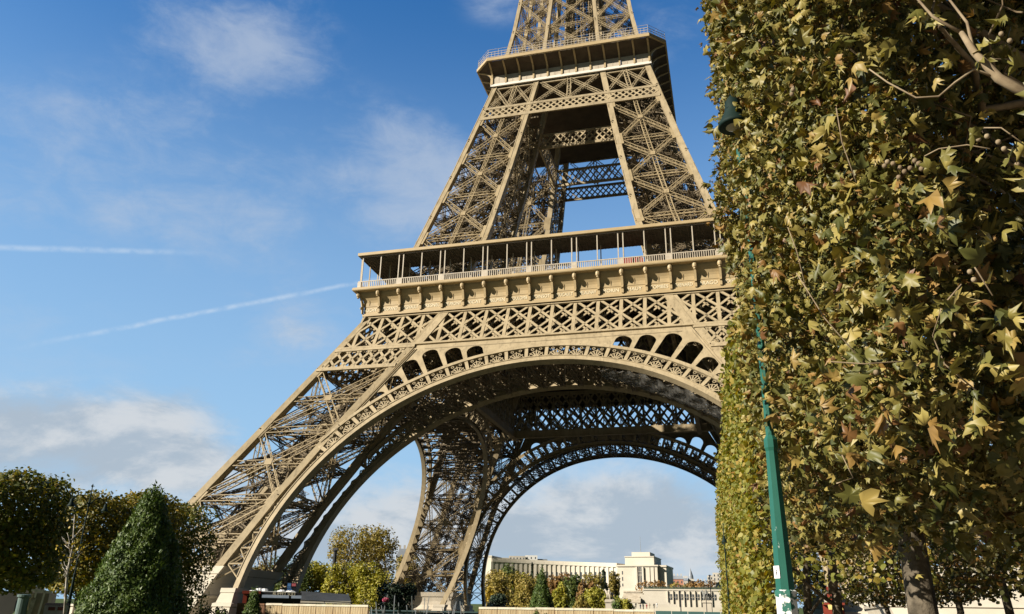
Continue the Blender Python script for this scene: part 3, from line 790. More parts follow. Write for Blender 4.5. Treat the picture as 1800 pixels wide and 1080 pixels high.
def leaves(name, P, Nrm, size, tmpl, tris, material, seed, jit=.8, parent=None, droop=0.0, vary=False):
    """one mesh of many leaves: P positions, Nrm preferred facing, size (n,)"""
    r = np.random.default_rng(seed); n = len(P)
    nr = unit(unit(Nrm)+r.normal(size=(n, 3))*jit)
    a = r.normal(size=(n, 3)); a[:, 2] -= droop; t = unit(a-nr*np.sum(a*nr, 1, keepdims=True)); b = np.cross(t, nr)
    tmpl = np.broadcast_to(tmpl[None], (n,)+tmpl.shape).copy()
    if vary:                                   # every leaf is curled, folded, lopsided and notched in its own way
        w = r.uniform(.45, 1.1, (n, 1)); cu = r.normal(0, .55, (n, 1)); fo_ = r.normal(.25, .5, (n, 1)); sh = r.normal(0, .25, (n, 1))
        tmpl[:, :, :2] += r.normal(0, .045, tmpl[:, :, :2].shape)*(tmpl[:, :, 1:2] != 0)
        x, y = tmpl[:, :, 0].copy(), tmpl[:, :, 1].copy(); tmpl[:, :, 0] = x*w+sh*y*y; tmpl[:, :, 2] += cu*(y-.35)**2-fo_*np.abs(x)+r.normal(0, .04, x.shape)
    V = P[:, None, :]+size[:, None, None]*(tmpl[:, :, 0:1]*b[:, None, :]+tmpl[:, :, 1:2]*t[:, None, :]+tmpl[:, :, 2:3]*nr[:, None, :])
    k = tmpl.shape[1]; T = (tris[None]+(np.arange(n)*k)[:, None, None]).reshape(-1, 3)
    me = bpy.data.meshes.new(name); V = V.reshape(-1, 3).astype(np.float32)
    me.vertices.add(len(V)); me.vertices.foreach_set('co', V.ravel())
    me.loops.add(T.size); me.loops.foreach_set('vertex_index', T.ravel().astype(np.int32))
    me.polygons.add(len(T)); me.polygons.foreach_set('loop_start', np.arange(0, T.size, 3, dtype=np.int32))
    me.update(calc_edges=True); me.materials.append(material)
    return link(name, me, parent)
def lump(P, s, seed):
    r = np.random.default_rng(seed); v = np.zeros(len(P))
    for i in range(5):
        k = unit(r.normal(size=(1, 3)))[0]*s*(1+.7*i); v += np.sin(P@k*6.28+r.uniform(0, 6.28))/(1+.4*i)
    return v/2.6
def blob_pts(blobs, n, seed, depth=.35, gap=-.35, gs=.45):
    """points near the surface of a union of ellipsoids, thinned by a noise so that gaps open"""
    r = np.random.default_rng(seed); P = []; Q = []
    vol = np.array([rx*ry+ry*rz+rx*rz for _, (rx, ry, rz) in blobs]); vol = vol/vol.sum()
    for (c, rad), w in zip(blobs, vol):
        k = int(n*w*1.7)+4; d = unit(r.normal(size=(k, 3))); rr = 1-np.abs(r.normal(size=(k, 1)))*depth; rr = np.clip(rr, .05, 1.06)
        p = np.array(c)+d*rr*np.array(rad); nn = d/np.array(rad)
        P.append(p); Q.append(nn)
    P = np.vstack(P); Q = np.vstack(Q); keep = lump(P, gs/np.mean([b[1][0] for b in blobs])*.5, seed+9) > gap
    return P[keep], unit(Q[keep])
BARK = mat('plane_bark', (.16, .13, .09), (.055, .045, .03), 3.5, .9, .15, .6, 12, 0, 4)
BARK_P = mat('twig_bark', (.30, .23, .14), (.17, .12, .07), 6, .85, .2)
BARK_W = mat('birch_bark', (.55, .50, .42), (.16, .13, .10), 5, .85, .2)
def limb(m, p, q, r0, r1, seed, bend=.12, seg=8, k=5):
    r = random.Random(seed); p, q = Vector(p), Vector(q); L = (q-p).length; pts = []; o = Vector((0, 0, 0))
    for i in range(k+1):
        t = i/k; off = Vector((r.uniform(-1, 1), r.uniform(-1, 1), r.uniform(-.5, .5)))*L*bend*math.sin(math.pi*t)
        pts.append(p.lerp(q, t)+off)
    m.tube(pts, [r0+(r1-r0)*i/k for i in range(k+1)], seg); return pts
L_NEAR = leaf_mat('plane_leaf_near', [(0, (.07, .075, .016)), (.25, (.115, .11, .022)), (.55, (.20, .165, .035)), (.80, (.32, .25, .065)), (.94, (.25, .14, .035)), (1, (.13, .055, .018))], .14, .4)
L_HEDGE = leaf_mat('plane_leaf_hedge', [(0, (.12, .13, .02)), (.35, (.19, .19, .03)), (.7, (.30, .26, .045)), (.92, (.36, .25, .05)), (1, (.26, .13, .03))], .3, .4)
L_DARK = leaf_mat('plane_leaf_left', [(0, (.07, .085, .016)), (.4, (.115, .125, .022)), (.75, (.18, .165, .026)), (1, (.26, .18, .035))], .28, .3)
L_SHADE = leaf_mat('plane_leaf_row_shaded', [(0, (.045, .052, .011)), (.4, (.075, .07, .015)), (.75, (.14, .105, .023)), (1, (.18, .085, .02))], .25, .3)  # plane leaves coloured darker to stand for the shade under the crowns
L_YEW = leaf_mat('yew_needles', [(0, (.045, .08, .014)), (.5, (.085, .13, .024)), (1, (.15, .19, .05))], .18, .3)
L_YELLOW = leaf_mat('autumn_yellow', [(0, (.20, .20, .025)), (.5, (.32, .30, .04)), (1, (.46, .38, .07))], .25, .2)
L_OLIVE = leaf_mat('autumn_olive', [(0, (.17, .15, .03)), (.5, (.28, .22, .05)), (1, (.40, .29, .08))], .25, .2)
L_GOLD = leaf_mat('autumn_gold', [(0, (.28, .19, .02)), (.5, (.40, .28, .03)), (1, (.5, .36, .06))], .25, .2)
L_RUST = leaf_mat('autumn_rust', [(0, (.17, .09, .03)), (.5, (.25, .14, .045)), (1, (.33, .20, .07))], .2, .2)
L_GREEN = leaf_mat('broad_green', [(0, (.05, .075, .018)), (.5, (.09, .12, .025)), (1, (.15, .17, .035))], .2, .3)
L_CEDAR = leaf_mat('cedar_green', [(0, (.022, .04, .022)), (.6, (.04, .06, .032)), (1, (.06, .08, .04))], .1, .3)

# ------------------------------------------------------------------ right: the near plane tree and its clipped row
FWD = 0.0
def row_xy(dx, t): return Vector((CX+dx, CY+t, 0))
def box_pts(x0, x1, t0, t1, z0, z1, n, seed, rough=.35, shell=.55, faces=(1, 1, 1, 1, 1, 1)):
    """points round the surface of a clipped, box-shaped crown; faces: left right front back bottom top"""
    r = np.random.default_rng(seed); A = [(t1-t0)*(z1-z0)]*2+[(x1-x0)*(z1-z0)]*2+[(x1-x0)*(t1-t0)]*2
    A = np.array(A)*np.array(faces, float); w = A/A.sum(); P = []; Q = []
    for f in range(6):
        k = int(n*w[f]);
        if k == 0: continue
        u = r.uniform(size=(k, 3)); d = np.abs(r.normal(size=k))*shell; p = np.empty((k, 3))
        p[:, 0] = x0+(x1-x0)*u[:, 0]; p[:, 1] = t0+(t1-t0)*u[:, 1]; p[:, 2] = z0+(z1-z0)*u[:, 2]; q = np.zeros((k, 3))
        ax, sd = f//2, (-1 if f % 2 == 0 else 1)
        if f == 4: sd = -1
        if f == 5: sd = 1
        base = (x0, x1, t0, t1, z0, z1)[f]; p[:, ax] = base-sd*d; q[:, ax] = sd
        P.append(p); Q.append(q)
    P = np.vstack(P); Q = np.vstack(Q)
    # round the vertical corners and make the wall uneven
    c = np.array([(x0+x1)/2, (t0+t1)/2, (z0+z1)/2]); h = np.array([(x1-x0)/2, (t1-t0)/2, (z1-z0)/2])
    e = np.abs((P-c)/h); s = (e[:, 0]**5+e[:, 1]**5)**.2; f = np.where(s > 1, 1/s, 1.0); P[:, :2] = c[:2]+(P[:, :2]-c[:2])*f[:, None]
    P += Q*(lump(P, .22, seed+1)*rough)[:, None]+r.normal(size=P.shape)*.06
    return P, Q
def to_world(P): return P+np.array([CX, CY, 0.0])

near = tag(empty('plane_tree', tuple(row_xy(3.7, 8.2))), 'big leaved plane tree filling the right of the picture, yellowing', 'tree', 'clipped plane trees along the path')
NB = Vector(near.location)
lp_p = at(1385, 1080, 7.5); lp_xy = (lp_p.x-CX, lp_p.y-CY)
def near_tree():
    x0, x1, t0, t1, z0, z1 = .49, 6.4, 4.9, 13.0, 3.3, 12.8
    P1, Q1 = box_pts(x0, x1, t0, t1, z0, z1, 88000, 11, .55, .42, (2.6, 0, .85, .15, .45, .1))
    fr = Q1[:, 1] < -.5; P1[fr, 1] += np.abs(np.random.default_rng(2).normal(size=fr.sum()))*.9*np.clip((P1[fr, 0]-.8)/2, 0, 1)
    r = np.random.default_rng(5)
    keep = lump(P1, .5, 77) > np.where(Q1[:, 1] < -.5, -.35+1.1*np.clip((P1[:, 0]-1.1)/3, 0, .6), -.6)
    P1, Q1 = P1[keep], Q1[keep]
    # ragged lower fringe: shoots hanging below the crown
    k = 2600; F = np.column_stack([r.uniform(x0, x1, k), r.uniform(t0, t1, k), z0-np.abs(r.normal(size=k))*.28]); FQ = np.tile([-.4, -.5, -.1], (k, 1))
    keepf = lump(F, .6, 3) > .0; F, FQ = F[keepf], FQ[keepf]
    k = 32000; I = np.column_stack([r.uniform(x0+.8, x1-.4, k), r.uniform(t0+.8, t1-.6, k), r.uniform(z0+.3, z1, k)]); IQ = np.tile([-.3, -.3, .6], (k, 1))
    P = np.vstack([P1, F, I]); Q = np.vstack([Q1, FQ, IQ])+np.array([-.25, -.15, .45])
    px_, pt_ = lp_xy; kk = (np.hypot(P[:, 0]-px_, P[:, 1]-pt_) > .11) & ~((np.abs(P[:, 0]-px_*P[:, 1]/pt_) < .05) & (P[:, 1] < pt_) & (r.uniform(size=len(P)) < np.where(P[:, 2] < 3.4, .95, .0))); P, Q = P[kk], Q[kk]      # the lamp post keeps the shoots away
    P[:, 1] = np.maximum(P[:, 1], 4.9+1.15*(P[:, 0]-.85)+np.abs(r.normal(size=len(P)))*.5*(P[:, 0] > .85))
    P[:, 0] += np.where(P[:, 0] < 1.6, .022*(8.5-P[:, 2]), 0)
    # loose sprigs of larger leaves in front of the shaded side
    sp = [at(u, v, d)-Vector((CX, CY, 0)) for u, v, d in ((1700, 690, 4.3), (1660, 620, 4.4), (1560, 450, 4.9), (1500, 330, 5.0), (1500, 150, 4.9), (1785, 225, 4.3), (1650, 330, 4.5), (1745, 300, 4.4), (1600, 560, 4.7), (1520, 820, 5.0), (1720, 520, 4.4), (1620, 660, 4.4), (1690, 470, 4.5), (1760, 60, 4.6), (1620, 30, 4.8), (1570, 720, 4.8), (1480, 560, 5.2), (1440, 700, 5.4), (1750, 640, 4.3), (1690, 380, 4.6))]
    tips = []
    for _ in range(70):                       # stray shoots breaking the clipped side
        c0 = np.array([x0+.05, r.uniform(6.5, 13), r.uniform(3.3, 12.4)]); dv = np.array([-r.uniform(.4, 1), -r.uniform(0, .6), r.uniform(-.2, .9)]); L_ = r.uniform(.12, .42)
        tips.append(c0+dv*np.linspace(.2, 1, 9)[:, None]*L_+r.normal(size=(9, 3))*.04)
    tips = np.vstack(tips); P = np.vstack([P, tips]); Q = np.vstack([Q, np.tile([-.5, -.4, .5], (len(tips), 1))])
    SP = np.vstack([np.array(c)+r.normal(size=(9, 3))*np.array([.17, .14, .15]) for c in sp]); P = np.vstack([P, SP]); Q = np.vstack([Q, np.tile([-.6, -.6, .4], (len(SP), 1))])
    sz = np.clip(np.random.default_rng(8).lognormal(math.log(.063), .45, len(P)), .03, .16); sz[(P[:, 0] > x0+.9) & (P[:, 1] > t0+1.3)] *= 1.55; sz[-len(SP):] = r.uniform(.055, .135, len(SP))
    o = leaves('foliage', to_world(P)-np.array(NB), Q, sz, LEAF_F, LEAF_T, L_NEAR, 21, 1.5, near, .7, True)
    m = MB(); tw = MB()
    top = Vector((0.1, 0, 9)); limb(m, (0, 0, 0), (0.05, .1, 4.2), .27, .22, 1, .02, 12); limb(m, (.05, .1, 4.1), top, .22, .12, 2, .03, 10); m.build('trunk', BARK, near, True)
    rr = random.Random(4); br = MB()
    for i in range(26):
        z = rr.uniform(3.4, 9); a = Vector((0, 0, z)); tgt = Vector((rr.uniform(x0-2.9, 2.0), rr.uniform(t0-7.7, t1-8.6), z+rr.uniform(.2, 2.4)))
        pts = limb(br, a, tgt, .075-.003*(z-3.4), .018, i, .10, 6)
        for j in range(4):
            s = pts[2+j % 4]; e = s+Vector((rr.uniform(-1.3, .1), rr.uniform(-1.3, .4), rr.uniform(-.3, 1.0)))
            limb(tw, s, e, .016, .005, i*9+j, .12, 5, 4)
    # the bare limb reaching in at the top right and the long looping twig under it
    W2 = lambda u, v, d: at(u, v, d)-NB
    lp = [W2(1830, 178, 4.8), W2(1755, 138, 4.75), W2(1712, 92, 4.7), W2(1690, 58, 4.75)]
    br.build('branch', BARK_P, near, True); br = MB(); br.tube(lp, [.034, .028, .021, .015], 8); br.tube([lp[3], W2(1640, 30, 4.7), W2(1605, -10, 4.7)], [.012, .009, .006], 6); br.tube([lp[2], W2(1700, 40, 4.8), W2(1660, -12, 4.9)], [.012, .009, .006], 6)
    tw.tube([lp[1], W2(1712, 122, 4.7), W2(1678, 146, 4.65), W2(1650, 170, 4.6), W2(1610, 172, 4.6), W2(1560, 145, 4.6), W2(1528, 122, 4.6)], [.009, .008, .007, .006, .005, .005, .004], 6)
    for L, d in (([(1720, 690), (1660, 640), (1640, 590), (1655, 540), (1690, 500)], 4.4), ([(1745, 520), (1720, 480), (1700, 450)], 4.4), ([(1420, 520), (1400, 440), (1385, 400)], 6.2), ([(1520, 640), (1450, 560), (1400, 480)], 5.2), ([(1480, 800), (1500, 840), (1470, 850)], 5.0), ([(1740, 262), (1700, 255), (1650, 262), (1625, 275)], 4.5), ([(1505, 320), (1480, 250), (1470, 190)], 5.0), ([(1795, 250), (1760, 225), (1725, 225)], 4.4), ([(1590, 635), (1520, 640), (1460, 636)], 4.7)):
        tw.tube([W2(u, v, d) for u, v in L], .004, 5)
    br.build('branch', BARK_P, near, True); tag(tw.build('twigs', BARK_P, near, True), kind='stuff')
    sb = MB()
    for u, v in ((1735, 240), (1720, 245), (1608, 283), (1600, 296), (1560, 285), (1555, 292), (1582, 295), (1615, 288), (1580, 312), (1705, 478), (1712, 492), (1760, 60), (1775, 72), (1620, 297), (1590, 302), (1570, 288), (1788, 290), (1770, 283), (1394, 158), (1392, 166), (1540, 655), (1755, 250), (1765, 262)):
        c = W2(u, v, 4.45+rr.uniform(0, .2)); sb.lathe(c-Vector((0, 0, .015)), [(.002, 0), (.011, .004), (.015, .015), (.011, .026), (.002, .03)], 8)
    tag(sb.build('seed_balls', BARK_P, near, True), kind='stuff')
near_tree()

def row_tree(dx0, dx1, t0, t1, z0, z1, n, size, leaf, seed, label, group, trunk=True, tx=None, tr=.2, faces=(1, .5, 1, .6, .6, .8), tm=(HEX_V, HEX_T), shell=.5, rough=.35, gap=-.75):
    bx = Vector((CX+(tx if tx is not None else (dx0+dx1)/2), CY+(t0+t1)/2, 0))
    t = tag(empty('plane_tree', tuple(bx)), label, 'tree', group)
    P, Q = box_pts(dx0, dx1, t0, t1, z0, z1, n, seed, rough, shell, faces); kp = (lump(P, .35, seed+5) > gap) & ((P[:, 2] > 3.1) | (P[:, 0] < dx0+.75)); P, Q = P[kp], Q[kp]
    sz = np.clip(np.random.default_rng(seed).normal(size, size*.25, len(P)), size*.4, size*1.8)
    leaves('foliage', to_world(P)-np.array(bx), Q+np.array([-.15, -.1, .4]), sz, tm[0], tm[1], leaf, seed+3, .75, t, .4)
    m = MB(); limb(m, (0, 0, 0), (rnd.uniform(-.15, .15), 0, z0+1.2), tr, tr*.8, seed, .02, 10); limb(m, (0, 0, z0+1.1), (0, 0, z1-1.5), tr*.8, tr*.3, seed+1, .03, 8)
    for i in range(6):
        z = z0+.8+i*(z1-z0-2)/6; limb(m, (0, 0, z), (rnd.uniform(-1, 1)*(dx1-dx0)*.45, rnd.uniform(-1, 1)*(t1-t0)*.45, z+1.3), tr*.35, tr*.1, seed+i, .1, 6)
    m.build('trunk', BARK, t, True); return t
G1 = 'clipped plane trees along the path'
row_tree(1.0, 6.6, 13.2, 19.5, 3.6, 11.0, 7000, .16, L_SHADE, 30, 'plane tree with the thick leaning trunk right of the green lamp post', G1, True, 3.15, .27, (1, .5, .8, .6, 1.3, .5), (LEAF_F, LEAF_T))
far_lab = ['sunlit clipped plane tree just behind the green lamp post, first of the leafy wall', 'second sunlit plane tree of the leafy wall beyond the lamp post', 'third plane tree of the sunlit leafy wall', 'fourth plane tree of the sunlit leafy wall', 'fifth plane tree of the sunlit leafy wall', 'sixth plane tree of the sunlit leafy wall', 'plane tree at the far end of the sunlit leafy wall']
for i, t0 in enumerate((24.0, 31.2, 38.4, 45.6, 52.8, 60.0, 67.2)):
    xf = 1.25-.034*(t0+3.5)
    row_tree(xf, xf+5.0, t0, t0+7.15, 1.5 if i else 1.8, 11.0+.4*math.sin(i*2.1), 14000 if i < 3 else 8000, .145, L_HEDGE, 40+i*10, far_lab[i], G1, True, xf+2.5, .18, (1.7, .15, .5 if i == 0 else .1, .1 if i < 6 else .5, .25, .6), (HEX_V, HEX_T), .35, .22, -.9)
lab2 = ['shaded plane tree in the second row, nearest the right edge', 'dark plane tree in the second row with a slender bent trunk', 'dark plane tree in the second row before the stone plinth', 'dark plane tree of the second row with low leaves', 'dark plane tree of the second row deep in the shade', 'farthest dark plane tree of the second row']
for i, (dx, t0) in enumerate(((7.6, 17.5), (7.6, 25.0), (7.4, 32.5), (7.2, 40.0), (7.0, 47.5), (6.6, 55.0))):
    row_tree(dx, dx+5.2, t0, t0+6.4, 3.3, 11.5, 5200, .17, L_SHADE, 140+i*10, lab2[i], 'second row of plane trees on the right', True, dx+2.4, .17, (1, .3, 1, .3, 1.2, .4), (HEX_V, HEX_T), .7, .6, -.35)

# ------------------------------------------------------------------ left: clipped planes, young tree, yew cones
def lw(u, d): return ground(u, d)
def left_tree(u0, u1, d0, d1, z0, z1, n, seed, label, leaf=L_DARK, size=.24):
    a = lw(u0, d0); b = lw(u1, d1); ctr = (a+b)/2; half = max((b-a).length/2, 2.2)
    t = tag(empty('plane_tree', tuple(ctr)), label, 'tree', 'clipped plane trees on the left')
    blobs = [((0, 0, (z0+z1)/2), (half*1.02, 3.2, (z1-z0)/2))]
    r = np.random.default_rng(seed); k = n; d = unit(r.normal(size=(k, 3)))
    d = d/((np.abs(d)**7).sum(1, keepdims=True)**(1/7))
    rad = np.array([half, 3.0, (z1-z0)/2]); rr = 1-np.abs(r.normal(size=(k, 1)))*.22; L = d*np.clip(rr, 0, 1.1)*rad
    L += (unit(d)*lump(L, .25, seed)[:, None])*.4+r.normal(size=L.shape)*.1
    keep = lump(L, .4, seed+4) > -.8; L = L[keep]; d = d[keep]
    di = (b-a).normalized(); R = np.array([[di.x, -di.y, 0], [di.y, di.x, 0], [0, 0, 1]])
    P = L@R.T+np.array([0, 0, (z0+z1)/2]); Q = unit(d/rad)@R.T
    sz = np.clip(r.normal(size, size*.25, len(P)), .08, .5)
    leaves('foliage', P, Q+np.array([0, 0, .4]), sz, HEX_V, HEX_T, leaf, seed+1, .7, t, .3)
    m = MB(); limb(m, (0, 0, 0), (.1, 0, z0+1.5), .22, .18, seed, .02, 9); limb(m, (0, 0, z0+1.4), (0, 0, z1-1), .18, .05, seed, .03, 8)
    for i in range(7): limb(m, (0, 0, z0+.6+i*.08*(z1-z0)), (rnd.uniform(-1, 1)*half*.7, rnd.uniform(-2.2, 2.2), z0+1.0+i*.10*(z1-z0)), .06, .02, seed+i, .1, 6)
    m.build('trunk', BARK, t, True)
left_tree(-150, 62, 50, 51, 3.2, at(30, 838, 50).z, 20000, 201, 'tall dark plane tree at the left edge of the picture', L_DARK, .17)
LG = leaf_mat('plane_leaf_gold', [(0, (.08, .085, .016)), (.4, (.15, .14, .022)), (.75, (.26, .20, .03)), (1, (.36, .24, .04))], .25, .3)
left_tree(48, 185, 64, 65, 3.2, at(120, 866, 64).z, 15000, 203, 'golden topped plane tree behind the double lamp post', LG, .18)
left_tree(160, 268, 66, 67, 3.0, at(210, 867, 66).z, 14000, 205, 'golden topped plane tree left of the yew cone tip', LG, .18)
left_tree(246, 300, 70, 72, 2.2, at(300, 885, 70).z, 12000, 207, 'dark plane tree peeping out right of the big yew cone', L_DARK, .18)
def yew(u, d, h, r0, n, size, seed, label, group='clipped yew cones'):
    g = ground(u, d); t = tag(empty('yew_cone', tuple(g)), label, 'topiary', group)
    r = np.random.default_rng(seed); k = n; s = r.uniform(size=k)**.62; z = .15+(h-.15)*(1-s); a = r.uniform(0, 2*math.pi, k)
    R = r0*(1-z/h)**.72*(1+.05*np.sin(5*a+z*2.3)+.05*np.sin(9*a-z*3.1))*(1+r.normal(size=k)*.045-.03)+.03; z = z+np.where(z > h*.86, np.abs(r.normal(size=k))*.22, 0); P0_ = np.column_stack([R*np.cos(a), R*np.sin(a), z]); R = R*(1+.09*lump(P0_, .45, seed+2))
    P = np.column_stack([R*np.cos(a), R*np.sin(a), z]); Q = np.column_stack([np.cos(a), np.sin(a), np.full(k, .55)])
    sz = np.clip(r.normal(size, size*.3, k), size*.4, size*1.9)
    T = np.array([(-.11, 0, 0), (.11, 0, 0), (.05, .8, .12), (0, 1.05, .25), (-.05, .8, .12)]); F = np.array([(0, 1, 2), (0, 2, 4), (4, 2, 3)])
    o = leaves('foliage', P, Q, sz, np.array([(-.22, 0, 0), (.22, 0, 0), (.16, .5, .12), (0, .95, .3), (-.16, .5, .12)]), np.array([(0, 1, 2), (0, 2, 4), (4, 2, 3)]), L_YEW, seed+1, .5, t, -1.0)
    m = MB(); m.tube([(0, 0, 0), (0, 0, h*.5), (0, 0, h-.4)], [.14, .09, .03], 8); m.build('trunk', BARK, t, True)
    c = MB(); c.lathe((0, 0, .15), [(r0*.86*(1-z/h)**.72, z) for z in np.linspace(0, h*.93, 14)], 20); c.build('core', mat('yew_core_dark', (.012, .02, .008), (.02, .03, .012), 3, .95, .1), t, True)  # solid very dark green cone filling the inside of the foliage
    # upright leader shoots at the tip
    return t
yew(220, 42, 7.25, 2.75, 46000, .135, 301, 'big clipped yew cone standing left of the tower foot')
yew(952, 56, 4.9, 1.35, 16000, .11, 303, 'clipped yew cone standing before the middle of the pale fence')
yew(1086, 56, 3.15, 1.2, 8000, .11, 305, 'small yew cone at the right end of the pale fence, below the white statue')
yew(435, 56, 3.35, 1.0, 8000, .11, 307, 'small yew cone before the dark snack kiosk')
def young_tree():
    g = ground(107, 38); t = tag(empty('young_tree', tuple(g)), 'thin pale trunked young tree right of the double lamp post', 'tree')
    m = MB(); top = at(131, 905, 38)-g; pts = [Vector((0, 0, 0)), at(118, 1010, 38)-g, at(128, 960, 38)-g, top]
    m.tube(pts, [.065, .045, .032, .015], 8)
    for i in range(9):
        s = pts[1].lerp(pts[3], i/14); d = Vector((rnd.uniform(-1, 1), rnd.uniform(-.5, .5), rnd.uniform(.2, 1)))*rnd.uniform(.4, 1.1); limb(m, s, s+d, .022, .006, i, .12, 5)
    for a, b in (((119, 1025), (108, 990)), ((121, 1010), (140, 985)), ((124, 985), (150, 962)), ((112, 1045), (133, 1065))): limb(m, at(*a, 38)-g, at(*b, 38)-g, .022, .008, a[0], .08, 5)
    m.build('trunk', BARK_W, t, True)
    P, Q = blob_pts([(tuple((top+pts[2])/2), (.9, .9, 1.3))], 110, 5, .6, -.2); leaves('foliage', P, Q, np.full(len(P), .10), HEX_V, HEX_T, L_GOLD, 9, .8, t)
young_tree()

# ------------------------------------------------------------------ trees beyond and under the tower
def round_tree(name, u, vtop, d, wpx, leaf, seed, label, group, n=2600, size=None, base=.18, cedar=False):
    g = ground(u, d); top = at(u, vtop, d).z; h = top; w = wpx*d/FPX/2; size = size or max(.2, d*.0018)
    t = tag(empty(name, tuple(g)), label, 'tree', group); r = random.Random(seed); blobs = []
    if cedar:
        for i in range(7): f = i/6; blobs.append(((r.uniform(-.1, .1)*w, 0, h*(.25+.7*f)), (w*(1.05-f*.85), w*(1.05-f*.85), h*.09)))
    else:
        blobs.append(((0, 0, h*.5), (w*.66, w*.66, h*.36)))
        for i in range(15):
            a = r.uniform(0, 6.28); q = r.uniform(.3, .62); z = r.uniform(base+.18, .84); s = r.uniform(.2, .42)
            blobs.append(((w*q*math.cos(a), w*q*math.sin(a), h*z), (w*s, w*s, min(h*.2, h*(1.0-z)))))
        blobs.append(((r.uniform(-.2, .2)*w, 0, h*.84), (w*.42, w*.42, h*.16)))
    P, Q = blob_pts(blobs, int(n*1.35), seed, .34, -.3, 1.1)
    sz = np.clip(np.random.default_rng(seed).normal(size, size*.3, len(P)), size*.4, size*2)
    leaves('foliage', P, Q+np.array([0, 0, .35]), sz, HEX_V, HEX_T, leaf, seed+2, .65, t)
    m = MB(); m.tube([(0, 0, 0), (.1, 0, h*.3), (0, .1, h*.8)], [h*.022+.08, h*.018+.05, .04], 8)
    for i in range(6): limb(m, (0, 0, h*(.22+.08*i)), (r.uniform(-.6, .6)*w, r.uniform(-.6, .6)*w, h*(.42+.08*i)), h*.008+.03, .03, seed+i, .1, 5)
    m.build('trunk', BARK, t, True); return t
GB = 'autumn trees beyond the tower'
for i, a in enumerate([
    ('leafy_tree', 545, 985, 175, 70, L_YELLOW, 'low yellow green tree left of the dark lamp column'), ('leafy_tree', 600, 918, 215, 120, L_OLIVE, 'tall olive tree left of centre seen under the left side arch'),
    ('leafy_tree', 655, 920, 225, 90, L_OLIVE, 'tall sparse olive tree beside the far left tower leg'), ('leafy_tree', 600, 985, 165, 90, L_YELLOW, 'bushy yellow green tree behind the grey tent roof'),
    ('leafy_tree', 650, 985, 160, 80, L_YELLOW, 'yellow green tree next to the dark round bush'), ('leafy_tree', 500, 975, 170, 90, L_GREEN, 'dark green tree seen through the lattice of the left leg'), ('leafy_tree', 455, 985, 175, 90, L_OLIVE, 'olive tree half hidden behind the left leg'), ('leafy_tree', 715, 975, 260, 60, L_OLIVE, 'olive tree behind the edge of the far left leg')]):
    round_tree(a[0], a[1], a[2], a[3], a[4], a[5], 400+i*7, a[6], GB, 3800)
round_tree('round_bush', 690, 1022, 135, 92, L_CEDAR, 480, 'dark green spreading bush before the far left leg', None, 3400, .3, -.1)
for i, a in enumerate([
    (875, 1008, 330, 60, L_OLIVE, 'olive brown tree just right of the far left leg'), (905, 1003, 350, 70, L_OLIVE, 'broad olive brown tree beside the yew cone'), (925, 1014, 320, 66, L_OLIVE, 'olive brown tree left of the middle yew cone'),
    (893, 990, 420, 50, L_GREEN, 'pale green round tree against the left end of the curved palace wing'), (915, 1006, 390, 40, L_YELLOW, 'bright yellow green tree below the curved wing'), (935, 992, 430, 10, L_CEDAR, 'narrow dark cypress before the palace wing'),
    (975, 1010, 400, 46, L_RUST, 'thin rusty tree right of the yew cone tip'), (985, 1022, 320, 42, L_YELLOW, 'round yellow green tree right of the middle yew cone'), (1008, 1008, 370, 50, L_GREEN, 'green tree before the curved palace wing'),
    (1030, 1020, 350, 38, L_RUST, 'round rust brown tree before the palace wing'), (1050, 1032, 320, 60, L_YELLOW, 'low yellow green tree left of the white statue'), (1020, 1046, 300, 40, L_OLIVE, 'low olive shrubby tree before the rust brown one'),
    (1064, 1004, 480, 30, L_CEDAR, 'dark blue green cedar beside the palace pavilion'), (1078, 1003, 500, 30, L_OLIVE, 'thin brownish tree touching the palace pavilion'), (1098, 1050, 310, 40, L_YELLOW, 'yellow green tree right of the white statue'),
    (868, 1000, 400, 60, L_OLIVE, 'olive tree behind the edge of the leg and before the wing end'), (945, 1010, 410, 70, L_OLIVE, 'large olive brown tree behind the middle yew cone'), (990, 1004, 430, 60, L_RUST, 'rusty brown tree before the middle of the curved wing'), (1040, 1006, 440, 56, L_OLIVE, 'sparse olive tree before the right part of the wing'), (1066, 1042, 330, 50, L_YELLOW, 'yellow green bushy tree behind the white statue'),
    (857, 1030, 250, 22, L_GOLD, 'small golden tree against the black leg edge'), (872, 1042, 240, 44, L_CEDAR, 'dark blue green shrub left of the pale fence'), (1160, 1019, 640, 90, L_RUST, 'rusty trees on the terrace right of the pavilion'), (1195, 1024, 620, 60, L_OLIVE, 'olive tree on the terrace before the far houses'), (1240, 1018, 620, 70, L_RUST, 'rusty bare tree right before the leafy wall')]):
    t = round_tree('leafy_tree' if a[4] is not L_CEDAR else 'evergreen_tree', a[0], a[1], a[2], a[3], a[4], 500+i*7, a[5], GB, 2400, None, .1, a[4] is L_CEDAR and a[3] < 40)

# ------------------------------------------------------------------ street lamps
GREENP = mat('lamp_green_paint', (.012, .085, .058), (.018, .11, .075), 3, .38, .5, .15, 40)
GREEND = mat('lamp_dark_green', (.004, .014, .011), (.006, .02, .015), 4, .7, .2)
def peel_mat():
    m = bpy.data.materials.new('peeling_white_paint'); m.use_nodes = True; g = N(m.node_tree); b = m.node_tree.nodes['Principled BSDF']
    tc = g.new('ShaderNodeTexCoord'); f = g.ss(g.noise(tc.outputs['Object'], 14, 6, .6), .50, .54)
    g.link(g.mix(f, (.72, .72, .68), (.02, .12, .085)), b.inputs['Base Color']); b.inputs['Roughness'].default_value = .6
    bn = g.new('ShaderNodeBump'); bn.inputs['Strength'].default_value = .5; bn.inputs['Distance'].default_value = .004; bn.invert = True; g.link(f, bn.inputs['Height']); g.link(bn.outputs[0], b.inputs['Normal'])
    return m
PEEL = peel_mat()
